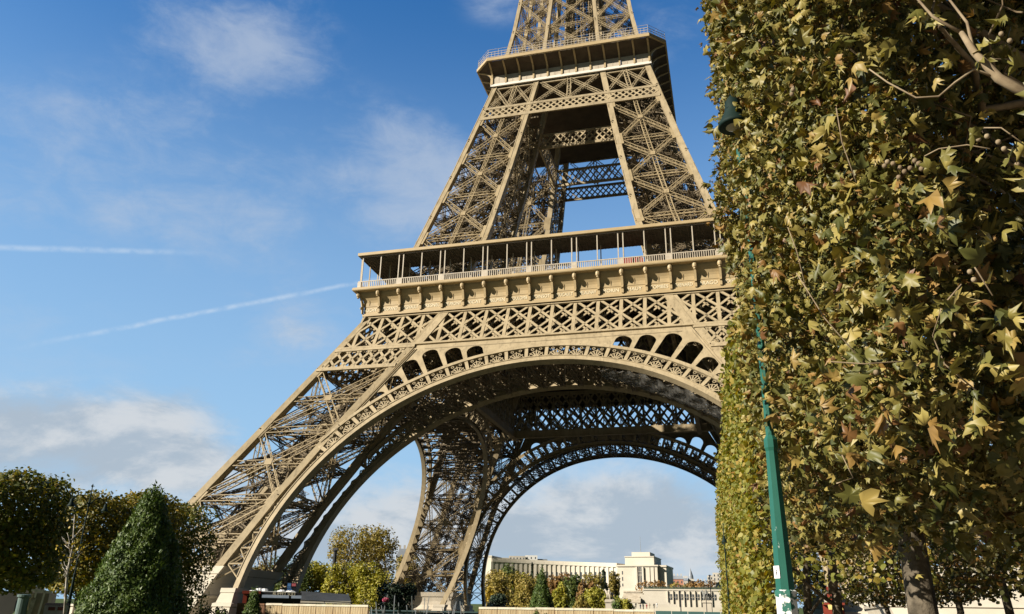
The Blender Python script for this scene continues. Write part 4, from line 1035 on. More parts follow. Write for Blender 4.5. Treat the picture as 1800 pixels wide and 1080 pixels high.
def chip_mat():
    m = bpy.data.materials.new('worn_green_paint'); m.use_nodes = True; g = N(m.node_tree); b = m.node_tree.nodes['Principled BSDF']
    tc = g.new('ShaderNodeTexCoord'); mp = g.new('ShaderNodeMapping'); mp.inputs['Scale'].default_value = (1, 1, .35); g.link(tc.outputs['Object'], mp.inputs[0])
    f = g.ss(g.noise(mp.outputs[0], 20, 5, .6), .66, .69); sp = g.new('ShaderNodeSeparateXYZ'); g.link(tc.outputs['Object'], sp.inputs[0])
    f = g.math('MULTIPLY', f, g.ss(sp.outputs[2], 3.1, 2.3)); c = g.mix(g.noise(tc.outputs['Object'], 5, 5), (.010, .085, .058), (.022, .115, .08))
    g.link(g.mix(f, c, (.6, .62, .58)), b.inputs['Base Color']); b.inputs['Roughness'].default_value = .36; b.inputs['Specular IOR Level'].default_value = .55
    bn = g.new('ShaderNodeBump'); bn.inputs['Strength'].default_value = .2; bn.inputs['Distance'].default_value = .003; g.link(g.noise(tc.outputs['Object'], 90, 3), bn.inputs['Height']); g.link(bn.outputs[0], b.inputs['Normal'])
    return m
def oct_ring(r, z, n=8, ph=0.0): return [Vector((r*math.cos(2*math.pi*(j+.5)/n+ph), r*math.sin(2*math.pi*(j+.5)/n+ph), z)) for j in range(n)]
def lamp_post(loc, label, h=6.75, rz=0.0, near=False, arm=.9, group='green lamp posts'):
    t = tag(empty('lamp_post', tuple(loc), rz), label, 'street lamp', group)
    b = MB(); b.loft([oct_ring(r, z) for z, r in ((0, .17), (.25, .17), (.3, .14), (1.2, .115), (1.25, .13), (1.4, .13), (1.45, .095), (2.2, .088), (2.22, .094), (2.25, .094), (2.26, .082))]); b.build('base', PEEL if near else GREEND, t)
    c = MB(); c.loft([oct_ring(r, z) for z, r in ((2.26, .080), (3.42, .053), (3.45, .062), (3.52, .062), (3.56, .042))]); c.build('shaft', chip_mat() if near else GREEND, t)
    p = MB(); p.loft([oct_ring(r, z) for z, r in ((3.56, .038), (h-.5, .030), (h-.45, .055), (h-.3, .055), (h-.25, .03), (h+.35, .02), (h+.42, .035), (h+.5, .004))]); p.build('upper_pole', GREENP if near else GREEND, t)
    for s in (-1, 1):
        a = MB(); pts = [Vector((0, s*arm*q, h-.42+.30*math.sin(q*math.pi*.95)+.12*q)) for q in np.linspace(0, 1, 9)]; a.tube(pts, .022, 7); ao = a.build('arm', GREEND, t, True)
        e = pts[-1]; l = MB(); l.lathe(e+Vector((0, 0, -.33)), [(.135, .0), (.148, .015), (.14, .04), (.105, .11), (.07, .19), (.07, .27), (.03, .33), (.008, .36)], 18); lo = l.build('bell_shade', GREEND, t, True)
        g = MB(); g.lathe(e+Vector((0, 0, -.345)), [(.01, -.01), (.06, .005), (.105, .03), (.105, .05), (.01, .052)], 16); g.build('glass', mat('lamp_glass', (.30, .28, .20), None, 1, .15, .6), lo, True)
    return t
lp = lamp_post(Vector((at(1385, 1080, 7.5).x, at(1385, 1080, 7.5).y, 0)), 'green eight sided lamp post with peeling white paint, before the leafy wall', 6.82, -.10, True, .88)
st = MB(); st.box(-.034, .034, -.0015, .0015, -.05, .05); so_ = st.build('sticker', mat('sticker_white', (.75, .73, .70), None, 1, .5, .3), lp)
an = math.radians(-112.5-90+90+0); so_.location = (-.0525, -.0525, 2.40); so_.rotation_euler = (0, 0, -math.pi/4)
sg = MB(); sg.lathe((0, -.0025, .012), [(.001, -.006), (.006, 0), (.001, .006)], 8); sg.bar((0, -.0022, .004), (0, -.0022, -.014), .012, .002, (0, 1, 0)); sg.bar((-.002, -.0022, -.014), (-.008, -.0022, -.03), .004, .002, (0, 1, 0)); sg.bar((.002, -.0022, -.014), (.008, -.0022, -.03), .004, .002, (0, 1, 0))
sg.build('printed_figure', mat('sticker_black', (.02, .02, .02)), so_)
lamp_post(ground(99, 40), 'dark green double lamp post standing before the left plane trees', 6.75, -.1)
lamp_post(ground(1290, 46), 'thin green lamp post in front of the far leafy wall', 6.6, 0, False, .5)
lamp_post(ground(345, 95), 'dark lamp post with two black bells before the stone plinth', 8.4, .75, False, .95)
BLK = mat('black_metal', (.012, .012, .013), None, 1, .5, .4)
def column_lamp(u, vtop, d, label, w=.16, head=True):
    g = ground(u, d); h = at(u, vtop, d).z; t = tag(empty('lamp_column', tuple(g)), label, 'lamp column', 'dark columns beyond the fence')
    m = MB(); m.lathe((0, 0, 0), [(w*1.8, 0), (w*1.8, 1.0), (w, 1.2), (w*.8, h-.8), (w*1.2, h-.7), (w*.8, h-.5)], 10); m.build('pole', BLK, t)
    k = MB()
    if head: k.lathe((0, 0, h-.5), [(w*.9, 0), (w*2.0, .35), (w*2.1, .4), (w*1.5, .5), (w*.4, .6)], 10)
    else: k.box(-.5, .5, -.2, .2, h-.5, h-.1)
    k.build('lantern', BLK, t)
column_lamp(577, 962, 165, 'thick dark column among the yellow green trees', .42, False)
column_lamp(1254, 1011, 330, 'tall dark lamp column before the terrace windows', .22); column_lamp(1199, 1040, 300, 'short dark lamp column left of the terrace windows', .2); column_lamp(1026, 1018, 300, 'thin grey mast before the autumn trees', .12)
column_lamp(1245, 1045, 280, 'dark lamp column beside the grey statue', .14); column_lamp(1132, 1062, 300, 'short dark lamp column before the palace steps', .12)

# ------------------------------------------------------------------ fences
def wood_mat():
    m = bpy.data.materials.new('reed_fence'); m.use_nodes = True; g = N(m.node_tree); b = m.node_tree.nodes['Principled BSDF']
    tc = g.new('ShaderNodeTexCoord'); mp = g.new('ShaderNodeMapping'); mp.inputs['Scale'].default_value = (7, 7, .25); g.link(tc.outputs['Object'], mp.inputs[0])
    n = g.noise(mp.outputs[0], 2.2, 6, .7); n2 = g.noise(tc.outputs['Object'], .35, 3)
    c = g.mix(g.ss(n, .3, .7), (.34, .24, .12), (.62, .50, .30)); c = g.mix(g.math('MULTIPLY', g.ss(n2, .5, .7), .5), c, (.40, .24, .09)); g.link(c, b.inputs['Base Color'])
    b.inputs['Roughness'].default_value = .85
    bn = g.new('ShaderNodeBump'); bn.inputs['Strength'].default_value = .6; bn.inputs['Distance'].default_value = .03; g.link(n, bn.inputs['Height']); g.link(bn.outputs[0], b.inputs['Normal'])
    return m
REED = wood_mat(); CAPW = mat('pale_timber', (.74, .68, .54), (.62, .55, .41), 2, .7, .2); DKW = mat('brown_timber', (.20, .10, .05), (.13, .065, .035), 2.5, .7, .2)
def fence(u0, u1, v0, v1, d, n, label, mt=REED, capm=CAPW):
    Y = CY+d*.897
    def aty(u, v): k = ray(u, v); return CAMP+k*((Y-CY)/k.y)
    a, b = aty(u0, v0), aty(u1, v1); ax, bx = Vector((a.x, a.y, 0)), Vector((b.x, b.y, 0)); L = (bx-ax).length; di = (bx-ax).normalized()
    t = tag(empty('wooden_fence', tuple(ax)), label, 'fence'); t.rotation_euler = (0, 0, math.atan2(di.y, di.x))
    h0, h1 = a.z, b.z
    for i in range(n):
        x0, x1 = L*i/n+.02, L*(i+1)/n-.02; z = h0+(h1-h0)*(i+.5)/n; dz = rnd.uniform(-.025, .025); p = MB(); k = 14
        for j in range(k):
            xa, xb = x0+(x1-x0)*j/k, x0+(x1-x0)*(j+1)/k-.012; p.box(xa, xb, -.03-.012*(j % 2), .02, .05, z-.13+dz)
        p.box(x0, x1, .021, .06, .3, .42); p.box(x0, x1, .021, .06, z-.6, z-.48); o = p.build('panel', mt, t)
        c = MB(); c.box(x0-.01, x1+.01, -.07, .08, z-.13+dz, z+dz); c.build('cap_rail', capm, o)
    for i in range(n+1):
        p = MB(); x = L*i/n; z = h0+(h1-h0)*i/n; p.box(x-.018, x+.018, -.02, .07, 0, z-.12); p.build('post', DKW, t)
fence(468, 648, 1061, 1064, 60, 6, 'straw coloured reed fence in front of the kiosk and grey tent')
fence(842, 1150, 1067, 1072, 60, 9, 'long straw coloured reed fence under the middle of the arch')
fence(418, 466, 1061, 1061.5, 59, 2, 'short brown fence left of the reed panels', DKW, DKW)
# green site hoarding at the right
HG = mat('green_hoarding', (.06, .13, .115), (.05, .11, .10), 1, .6, .3); GLS = mat('grey_steel', (.35, .37, .38), (.28, .30, .31), 3, .45, .4, metal=.3)
def hoarding():
    a, b = at(1152, 1074, 62), at(1296, 1077, 62); t = tag(empty('green_hoarding', (a.x, a.y, 0)), 'low green hoarding right of the reed fence', 'hoarding'); d = Vector((b.x-a.x, b.y-a.y, 0)); L = d.length; t.rotation_euler = (0, 0, math.atan2(d.y, d.x))
    for i in range(5):
        p = MB(); p.box(L*i/5+.02, L*(i+1)/5-.02, -.03, .03, .1, a.z+(b.z-a.z)*(i+.5)/5); p.bar((L*i/5, -.05, 1), (L*(i+1)/5, -.05, 1), .06, .06); p.build('panel', HG, t)
hoarding()
# steel posts leaning about in the gap between the two reed fences
def barrier():
    a = at(650, 1066, 58); t = tag(empty('steel_barrier', (a.x, a.y, 0)), 'grey steel barrier with leaning stakes between the two reed fences', 'barrier'); m = MB(); q = MB()
    b = at(842, 1068, 58)-Vector((a.x, a.y, 0)); L = Vector((b.x, b.y, 0)).length; t.rotation_euler = (0, 0, math.atan2(b.y, b.x))
    for i in range(26):
        x = rnd.uniform(0, L); h = rnd.uniform(2.5, 3.5); q.bar((x, rnd.uniform(-.5, .5), 0), (x+rnd.uniform(-.7, .7), rnd.uniform(-.5, .5), h), .05, .05)
    m.box(0, L, .6, .64, .2, 2.45); m.bar((0, .55, 2.5), (L, .55, 2.5), .08, .08)
    m.build('panel', mat('teal_panel', (.05, .10, .11), (.10, .15, .15), 1.2, .5, .4), t); tag(q.build('stakes', GLS, t), kind='stuff')
    w = MB(); w.box(L*.55, L*.78, -.3, -.05, 1.0, 2.15); w.box(L*.53, L*.8, -.36, .0, 2.15, 2.3); w.build('pale_crate', CAPW, t)
barrier()
fl = MB(); g = at(678, 1055, 57); 
t = tag(empty('flower_basket', (g.x, g.y, 0)), 'pink flowers in a basket on a pole before the dark bush', 'flowers')
fl.tube([(0, 0, 0), (0, 0, g.z-.25)], .03, 6); fl.lathe((0, 0, g.z-.35), [(.05, 0), (.22, .18), (.22, .22), (.02, .23)], 10); fl.build('basket', BLK, t)
P, Q = blob_pts([((0, 0, g.z), (.22, .22, .16))], 260, 3, .4, -.6); leaves('blooms', P, Q, np.full(len(P), .09), HEX_V, HEX_T, leaf_mat('pink_bloom', [(0, (.40, .05, .12)), (.6, (.55, .08, .16)), (1, (.06, .10, .03))], .2), 5, .8, t)

# ------------------------------------------------------------------ snack kiosk and tent behind the left fence
RED = mat('dark_red_paint', (.22, .035, .018), (.17, .028, .015), 2, .5, .3); AWN = mat('blue_grey_awning', (.16, .19, .22), (.13, .155, .18), 2, .6, .2); WHT = mat('white_plastic', (.78, .78, .76), None, 1, .5, .4)
def frame_at(u, d, nm, lb, ct, group=None, turn=0.0):
    g = ground(u, d); t = tag(empty(nm, tuple(g)), lb, ct, group); b = math.atan2(g.x-CX, g.y-CY); t.rotation_euler = (0, 0, -b+turn)
    k = (at(u+1, 1040, d)-at(u-1, 1040, d)).length/2
    return t, (lambda uu: (uu-u)*k), (lambda v: at(u, v, d).z)
def kiosk():
    t, X, Z = frame_at(470, 112, 'snack_kiosk', 'dark snack kiosk with red posts and lettered fascia at the left tower foot', 'kiosk')
    b = MB(); b.box(X(424), X(522), .3, 5, 0, Z(1047)); b.build('body', BLK, t)
    f = MB(); f.box(X(449), X(522), -.9, 5.2, Z(1047), Z(1041)); f.build('fascia', mat('fascia_black', (.022, .02, .018), None, 1, .5, .3), t)
    r = MB(); r.box(X(418), X(450), -1.0, 5, Z(1045), Z(1040)); r.build('red_fascia', RED, t)
    for a, c in ((420, 427), (434, 447)):
        p = MB(); p.box(X(a), X(c), -.6, .25, 0, Z(1045)); p.build('post', RED, t)
    for (a, c), lab in (((453, 500), None), ((504, 522), None)):
        w = MB(); w.loft([[(X(a), -.9, Z(1046.5)), (X(c), -.9, Z(1046.5)), (X(c), -2.1, Z(1052)), (X(a), -2.1, Z(1052))], [(X(a), -.9, Z(1046)), (X(c), -.9, Z(1046)), (X(c), -2.1, Z(1051.4)), (X(a), -2.1, Z(1051.4))]]); w.build('awning', AWN, t)
    v, fc = text_geo('BUFFET SUD', .62, .03); s = MB(); s.v = [Vector((X(491)+p.x*.8, -.93-p.z, Z(1044.2)+p.y)) for p in v]; s.f = fc; s.build('lettering', GOLD, t)
    o = MB(); o.box(X(434), X(512), -.8, 4.6, Z(1041), Z(1039.8)); o.build('roof_sheet', WHT, t)
    bd = MB(); bd.box(X(495), X(512), 1.2, 1.4, Z(1042), Z(1022)); bo = bd.build('menu_board', mat('board_black', (.02, .022, .03), None, 1, .3, .4), t)
    q = MB(); q.box(X(496), X(502), 1.15, 1.19, Z(1030), Z(1024)); q.box(X(496), X(503), 1.15, 1.19, Z(1033), Z(1031.4)); q.box(X(496), X(505), 1.15, 1.19, Z(1036), Z(1034.6)); q.build('blue_print', mat('print_blue', (.08, .2, .42)), bo)
    q = MB(); q.box(X(503.5), X(511), 1.15, 1.19, Z(1029), Z(1024)); q.build('red_print', mat('print_red', (.5, .12, .13)), bo)
    for a, c, vv in ((443, 458, 1034), (434, 446, 1038), (483, 490, 1037), (498, 507, 1037.5)):
        w = MB(); k = 5
        for j in range(k): w.lathe((X(a+(c-a)*(j+.5)/k), rnd.uniform(0, 1), Z(1041)), [(.02, 0), (.38, .05), (.42, (Z(vv)-Z(1041))*.5), (.28, (Z(vv)-Z(1041))*.85), (.02, Z(vv)-Z(1041)+rnd.uniform(-.1, .1))], 8)
        w.build('white_bundle', WHT, t)
kiosk()
def tent():
    t, X, Z = frame_at(565, 120, 'grey_tent', 'low tent with dark grey sloping roof right of the snack kiosk', 'tent')
    m = MB(); x0, x1 = X(518), X(612); m.loft([[(x0, -2, Z(1056)), (x1, -2, Z(1058)), (x1, 5, Z(1052)), (x0, 5, Z(1050))], [(x0+.3, .8, Z(1040)), (x1-.4, .8, Z(1044)), (x1-.5, 3, Z(1043)), (x0+.4, 3, Z(1040))]]); m.build('roof', mat('tent_grey', (.045, .05, .055), (.06, .064, .07), 1, .55, .3), t)
    v = MB(); v.box(x0+.1, x1-.1, -1.95, -1.85, Z(1061), Z(1056.6)); v.build('valance', CAPW, t)
    for x in (x0+.1, (x0+x1)/2, x1-.1):
        p = MB(); p.bar((x, -1.9, 0), (x, -1.9, Z(1057)), .1, .1); p.build('pole', GLS, t)
tent()
def red_stand():
    t, X, Z = frame_at(1475, 96, 'red_kiosk', 'red kiosk with yellow awning seen between the plane trunks', 'kiosk')
    b = MB(); b.box(X(1455), X(1492), 0, 3, 0, Z(1062)); b.box(X(1465), X(1477), -.1, 2.5, Z(1062), Z(1032)); b.build('body', RED, t)
    f = MB(); f.box(X(1455), X(1494), -.6, .02, Z(1064), Z(1060)); f.build('fascia', RED, t)
    a = MB(); a.loft([[(X(1464), -.6, Z(1064)), (X(1488), -.6, Z(1064)), (X(1490), -1.7, Z(1073)), (X(1465), -1.7, Z(1073))], [(X(1464), -.62, Z(1063.6)), (X(1488), -.62, Z(1063.6)), (X(1490), -1.75, Z(1072.6)), (X(1465), -1.75, Z(1072.6))]]); a.build('awning', mat('awning_yellow', (.70, .55, .20), (.6, .45, .15), 2, .7, .2), t)
    w = MB(); w.box(X(1481), X(1488), -.3, .3, Z(1060), Z(1053)); w.build('menu_screen', WHT, t)
red_stand()

# ------------------------------------------------------------------ left corner: gate, posts, litter bins
def gate():
    t, X, Z = frame_at(30, 40, 'timber_frame', 'pale timber frame structure under the left plane tree', 'frame')
    for a, c in (((30, 1060), (36, 1034)), ((58, 1062), (65, 1046)), ((45, 1058), (51, 1036))):
        m = MB(); m.bar((X(a[0]), 0, Z(a[1])-1.2), (X(c[0]), 0, Z(c[1])), .07, .07); m.build('post', CAPW, t)
    for z, a, c in ((1038, 26, 64),):
        m = MB(); m.bar((X(a), 0, Z(z-1)), (X(c), 0, Z(z+2)), .07, .09); m.build('beam', CAPW, t)
    p = MB(); p.box(X(12), X(60), .12, .2, 0, Z(1042)); p.build('back_panel', mat('dull_panel', (.22, .20, .13), (.12, .13, .08), 1.4, .7, .2), t)
gate()
t, X, Z = frame_at(8, 30, 'green_pillar', 'pale green cylindrical pillar in the bottom left corner', 'pillar')
m = MB(); m.lathe((0, 0, 0), [(.15, 0), (.15, Z(1050)), (.19, Z(1049)), (.19, Z(1045)), (.17, Z(1044.5)), (.02, Z(1044))], 16); m.build('shaft', mat('pillar_green', (.12, .17, .15), (.09, .13, .115), 4, .5, .3), t)
t, X, Z = frame_at(24, 30, 'white_post', 'weathered white post beside the pale green pillar', 'post')
m = MB(); m.bar((X(20)-.15, 0, 0), (X(27), 0, Z(1050)), .12, .12); m.build('stake', BARK_W, t)
for u, lab in ((69, 'grey litter bin with dark flap left of the double lamp post'), (86, 'grey litter bin touching the double lamp post')):
    t, X, Z = frame_at(u, 38.5, 'litter_bin', lab, 'litter bin', 'litter bins')
    b = MB(); b.loft([[(-.22, -.2, .1), (.22, -.2, .1), (.22, .2, .1), (-.22, .2, .1)], [(-.26, -.24, Z(1064)), (.26, -.24, Z(1064)), (.26, .24, Z(1064)), (-.26, .24, Z(1064))]]); bo = b.build('body', mat('bin_grey', (.33, .33, .35), (.27, .27, .29), 3, .5, .3), t)
    h = MB(); h.loft([[(-.28, -.26, Z(1064)), (.28, -.26, Z(1064)), (.28, .26, Z(1064)), (-.28, .26, Z(1064))], [(-.24, -.22, Z(1060)), (.24, -.22, Z(1060)), (.24, .22, Z(1060)), (-.24, .22, Z(1060))]]); h.build('lid', BLK, t)
    f = MB(); f.box(-.12, .12, -.275, -.255, Z(1073), Z(1067)); f.build('flap', mat('bin_flap', (.10, .03, .025)), bo)
for u, d, w, lab in ((15, 36, 60, 'low green bush at the bottom left corner'), (90, 41, 40, 'low green bush behind the litter bins'), (125, 44, 44, 'low green bush left of the big yew cone'), (382, 62, 50, 'low rounded green bush before the stone pedestal'), (355, 66, 34, 'small green bush before the stone plinth')):
    round_tree('low_bush', u, 1066, d, w, L_GREEN, 700+u, lab, 'low bushes', 900, .12, -.15)

# ------------------------------------------------------------------ palace across the river
PAL = mat('palace_stone', (.64, .58, .47), (.55, .49, .39), .05, .85, .2); GLZ = mat('dark_window_glass', (.05, .06, .07), (.09, .10, .11), .3, .25, .5); ROOF = mat('zinc_roof', (.20, .22, .25), (.26, .28, .30), .2, .5, .4)
def palace():
    D0 = 720; t, X, Z = frame_at(1130, D0, 'stone_palace', 'long pale stone palace with a curved pillared wing and tall end pavilion', 'palace', None, -.20)
    base = Z(1036)-6
    def part(nm, L, mt=PAL, par=t):
        m = MB()
        for u0, u1, v0, v1, y0, y1 in L: m.box(X(u0), X(u1), y0, y1, Z(v0) if v0 else base, Z(v1))
        return m.build(nm, mt, par)
    pv = part('pavilion', [(1087, 1160, None, 996, 0, 40), (1087, 1162, 996, 993.5, -1, 41), (1100.5, 1153.5, 993.5, 979, 3, 36), (1100, 1154, 979, 977.6, 2.4, 37), (1111, 1144.5, 977.6, 969.6, 8, 30), (1160.5, 1174, None, 996.5, 5, 38), (1160, 1175, 996.5, 993.4, 4, 39)])
    part('pilaster', [(1121.5, 1124.4, None, 997, -1.6, -.1), (1132.4, 1135.6, None, 997, -1.6, -.1)], PAL, pv)
    wn = part('tall_window', [(1124.6, 1132.2, 1034, 997, -.6, -.2)], GLZ, pv)
    part('window_bars', [(1126.8, 1127.3, 1034, 997, -.8, -.6), (1129.4, 1129.9, 1034, 997, -.8, -.6), (1124.6, 1132.2, 1011.6, 1011, -.85, -.62), (1124.6, 1132.2, 1024.6, 1024, -.85, -.62), (1124.6, 1132.2, 1005.4, 1005, -.85, -.62)], PAL, wn)
    for v0, v1 in ((1010, 1004), (1021, 1014.5), (1031, 1026)): part('window', [(1095.6, 1097.2, v0, v1, -.25, .1)], GLZ, pv)
    part('joint_groove', [(1146.2, 1147, 1034, 997, -.3, .05), (1153.6, 1154.6, 1034, 997, -.3, .05)], IRON_D, pv)
    # flagpole on the pavilion
    fp = MB(); fp.tube([(X(1126), 12, Z(970)), (X(1126), 12, Z(941))], [.28, .12], 6); fp.build('flagpole', GLS, pv)
    # curved wing: from the pavilion sweeping left and towards us
    m = MB(); wl = MB(); cn = MB(); n = 26; pts = []; tops = []
    Wm = t.matrix_basis.copy(); inv = (Matrix.Translation(t.location) @ Matrix.Rotation(t.rotation_euler.z, 4, 'Z')).inverted()
    for i in range(n+1):
        f = i/n; u = 1088-(1088-862)*f; d = 738+12*f+16*math.sin(f*math.pi); p = ground(u, d); pts.append(inv @ p); tops.append(at(u, 990.2-9.5*f**1.3, d).z)
    zt, zb = Z(990.2), base; zc = Z(994.5)
    def nrm(i):
        a, b = pts[max(0, i-1)], pts[min(n, i+1)]; d = (b-a); k = Vector((d.y, -d.x, 0)).normalized(); return k if k.y < 0 else -k
    ring_ = lambda i, o, z0, z1: [pts[i]+nrm(i)*o+Vector((0, 0, z0)), pts[i]+nrm(i)*o+Vector((0, 0, z1)), pts[i]-nrm(i)*16+Vector((0, 0, z1)), pts[i]-nrm(i)*16+Vector((0, 0, z0))]
    m.loft([ring_(i, 0, zb, tops[i]-1) for i in range(n+1)]); wg = m.build('curved_wing', PAL, t)
    c = MB(); c.loft([ring_(i, 1.2, tops[i]-3.3, tops[i]-1.4) for i in range(n+1)]); c.loft([ring_(i, .8, tops[i]-1.35, tops[i]) for i in range(n+1)]); c.build('cornice', PAL, wg)
    for i in range(n):
        a, b = pts[i], pts[i+1]; e = (b-a).normalized(); L = (b-a).length; q = nrm(i); w = MB(); w.bar(a+e*L*.37+q*.12+Vector((0, 0, Z(1013))), a+e*L*.63+q*.12+Vector((0, 0, Z(1013))), .3, Z(1003)-Z(1023)); w.build('window', GLZ, wg)
    for i in range(n+1):
        p = MB(); q = nrm(i); p.bar(pts[i]+q*.5+Vector((0, 0, zb)), pts[i]+q*.5+Vector((0, 0, tops[i]-3.3)), 2.2, .8, q); p.build('pier', PAL, wg)
    # end pavilion at the left
    le = ground(858, 752); li = inv @ le; e = MB(); e.box(li.x-4.5, li.x+2.6, li.y-2, li.y+22, base, tops[-1]+.8); e.box(li.x-5, li.x+3, li.y-2.6, li.y+22.6, tops[-1]+.8, tops[-1]+1.8); e.build('end_pavilion', PAL, t)
    gd = MB(); gd.box(X(1040), X(1180), -14, -10, base-12, Z(1036)); gd.build('garden_wall', PAL, t)
palace()
def terrace():
    t, X, Z = frame_at(1210, 600, 'terrace_building', 'low pale stone terrace building with a row of dark windows right of the palace steps', 'building')
    b = MB(); b.box(X(1134), X(1296), 0, 60, 0, Z(1038.5)); b.box(X(1133), X(1297), -.5, 60, Z(1038.5), Z(1036)); bo = b.build('wall', PAL, t)
    for i in range(9):
        u = 1178.6+i*9.65; w = MB(); w.box(X(u), X(u+5.6), -.3, .1, Z(1054.5), Z(1044.8)); wo = w.build('window', GLZ, bo)
        k = MB(); k.box(X(u+2.5), X(u+3), -.5, -.3, Z(1054.5), Z(1044.8)); k.box(X(u), X(u+5.6), -.5, -.3, Z(1050.6), Z(1050)); k.build('window_bars', PAL, wo)
        p = MB(); p.box(X(u-2.6), X(u-1.4), -1.0, -.02, 0, Z(1039)); p.build('pilaster', PAL, bo)
    h = MB()
    for i in range(70): h.lathe((X(1136+i*2.3), 2, Z(1036.2)), [(.02, 0), (.5, .1), (.45, rnd.uniform(.8, 1.5)), (.02, rnd.uniform(1.5, 2.2))], 5)
    tag(h.build('roof_plants', L_CEDAR, t), kind='stuff')
    s = MB()
    for i in range(10): s.box(X(1098), X(1130), -16+i*2, 0, Z(1062)+(Z(1040)-Z(1062))*i/10, Z(1062)+(Z(1040)-Z(1062))*(i+1)/10)
    s.build('steps', STONE, t)
    r = MB(); r.loft([[(X(1128), -8, 0), (X(1180), -8, 0), (X(1180), -8, Z(1061)), (X(1128), -8, Z(1045))], [(X(1128), -6, 0), (X(1180), -6, 0), (X(1180), -6, Z(1061)), (X(1128), -6, Z(1045))]]); r.box(X(1100), X(1192), -20, -17, 0, Z(1064)); r.box(X(1160), X(1300), -28, -25, 0, Z(1069)); r.build('ramp_wall', PAL, t)
terrace()
WALLC = mat('facade_cream', (.55, .50, .42), (.46, .42, .35), .2, .85, .2); BRK = mat('facade_brick', (.42, .20, .13), (.36, .17, .11), .3, .85, .2)
def far_house(u0, u1, vb, vt, d, mt, label, roof=True, dome=False):
    t, X, Z = frame_at((u0+u1)/2, d, 'far_house', label, 'house', 'far city houses'); zb = 0; zt = Z(vt); zr = zt-(zt-Z(vb))*.3 if roof else zt
    w = MB(); w.box(X(u0), X(u1), 0, 14, zb, zr); wo = w.build('wall', mt, t)
    if roof:
        r = MB(); a, b = X(u0)-.3, X(u1)+.3; r.loft([[(a, -.4, zr+.01), (b, -.4, zr+.01), (b, 14.4, zr+.01), (a, 14.4, zr+.01)], [(a+1.4, 1.5, zt-.6), (b-1.4, 1.5, zt-.6), (b-1.4, 12, zt-.6), (a+1.4, 12, zt-.6)]]); ro = r.build('roof', ROOF, t)
        c = MB()
        for k in range(3): x = a+(b-a)*(k+.7)/3.4; c.box(x-.5, x+.5, 5, 8, zt-.61, zt+1.4)
        c.build('chimneys', WALLC, ro)
    if dome:
        q = MB(); q.lathe((0, 6, zt-.6), [((X(u1)-X(u0))*.45, 0), ((X(u1)-X(u0))*.42, 3), ((X(u1)-X(u0))*.25, 6), (.6, 8), (.1, 10)], 14); q.build('dome', ROOF, t)
    k = max(2, int((X(u1)-X(u0))/3.2)); nz = max(2, int((zr-Z(vb))/3.4))
    for j in range(nz):
        g = MB()
        for i in range(k): x = X(u0)+(X(u1)-X(u0))*(i+.5)/k; z = zr-2.6-j*3.4; g.box(x-.55, x+.55, -.06, .05, z-.9, z+1.0)
        g.build('window_row', GLZ, wo)
far_house(1186, 1206, 1036, 1011, 800, BRK, 'red brick mansard house right of the palace pavilion'); far_house(1177, 1186, 1036, 1010, 830, WALLC, 'narrow cream house touching the palace pavilion', False)
far_house(1206, 1214, 1036, 1015, 790, WALLC, 'cream house with grey roof right of the brick house'); far_house(1214, 1225, 1036, 1018, 760, WALLC, 'white house with a round zinc dome', False, True)
far_house(1228, 1247, 1036, 1020, 880, WALLC, 'distant cream house behind rusty trees'); far_house(1249, 1259, 1040, 1012, 820, WALLC, 'tall cream house left of the leafy wall', False); far_house(1259, 1272, 1040, 1007, 840, WALLC, 'tallest cream house at the edge of the leafy wall', False)
far_house(893, 922, 990, 977.5, 860, WALLC, 'cream flat block rising behind the curved wing', False); far_house(922, 944, 990, 976.5, 870, mat('facade_white', (.68, .66, .61), None, 1, .8, .2), 'white terraced block rising behind the curved wing', False); far_house(944, 962, 990, 983, 880, ROOF, 'low grey roofed block behind the curved wing', False); far_house(868, 893, 990, 980.5, 850, WALLC, 'low cream block behind the left end of the wing', False)
far_house(690, 716, 1020, 962, 420, WALLC, 'cream house behind the far left tower leg'); far_house(630, 680, 1040, 995, 430, WALLC, 'cream house glimpsed between the yellow green trees')
far_house(-40, 90, 1075, 1040, 190, WALLC, 'pale stone building glimpsed under the left plane trees', False); far_house(20, 66, 1060, 1030, 210, STONE_W, 'white pavilion under the left plane trees', False)

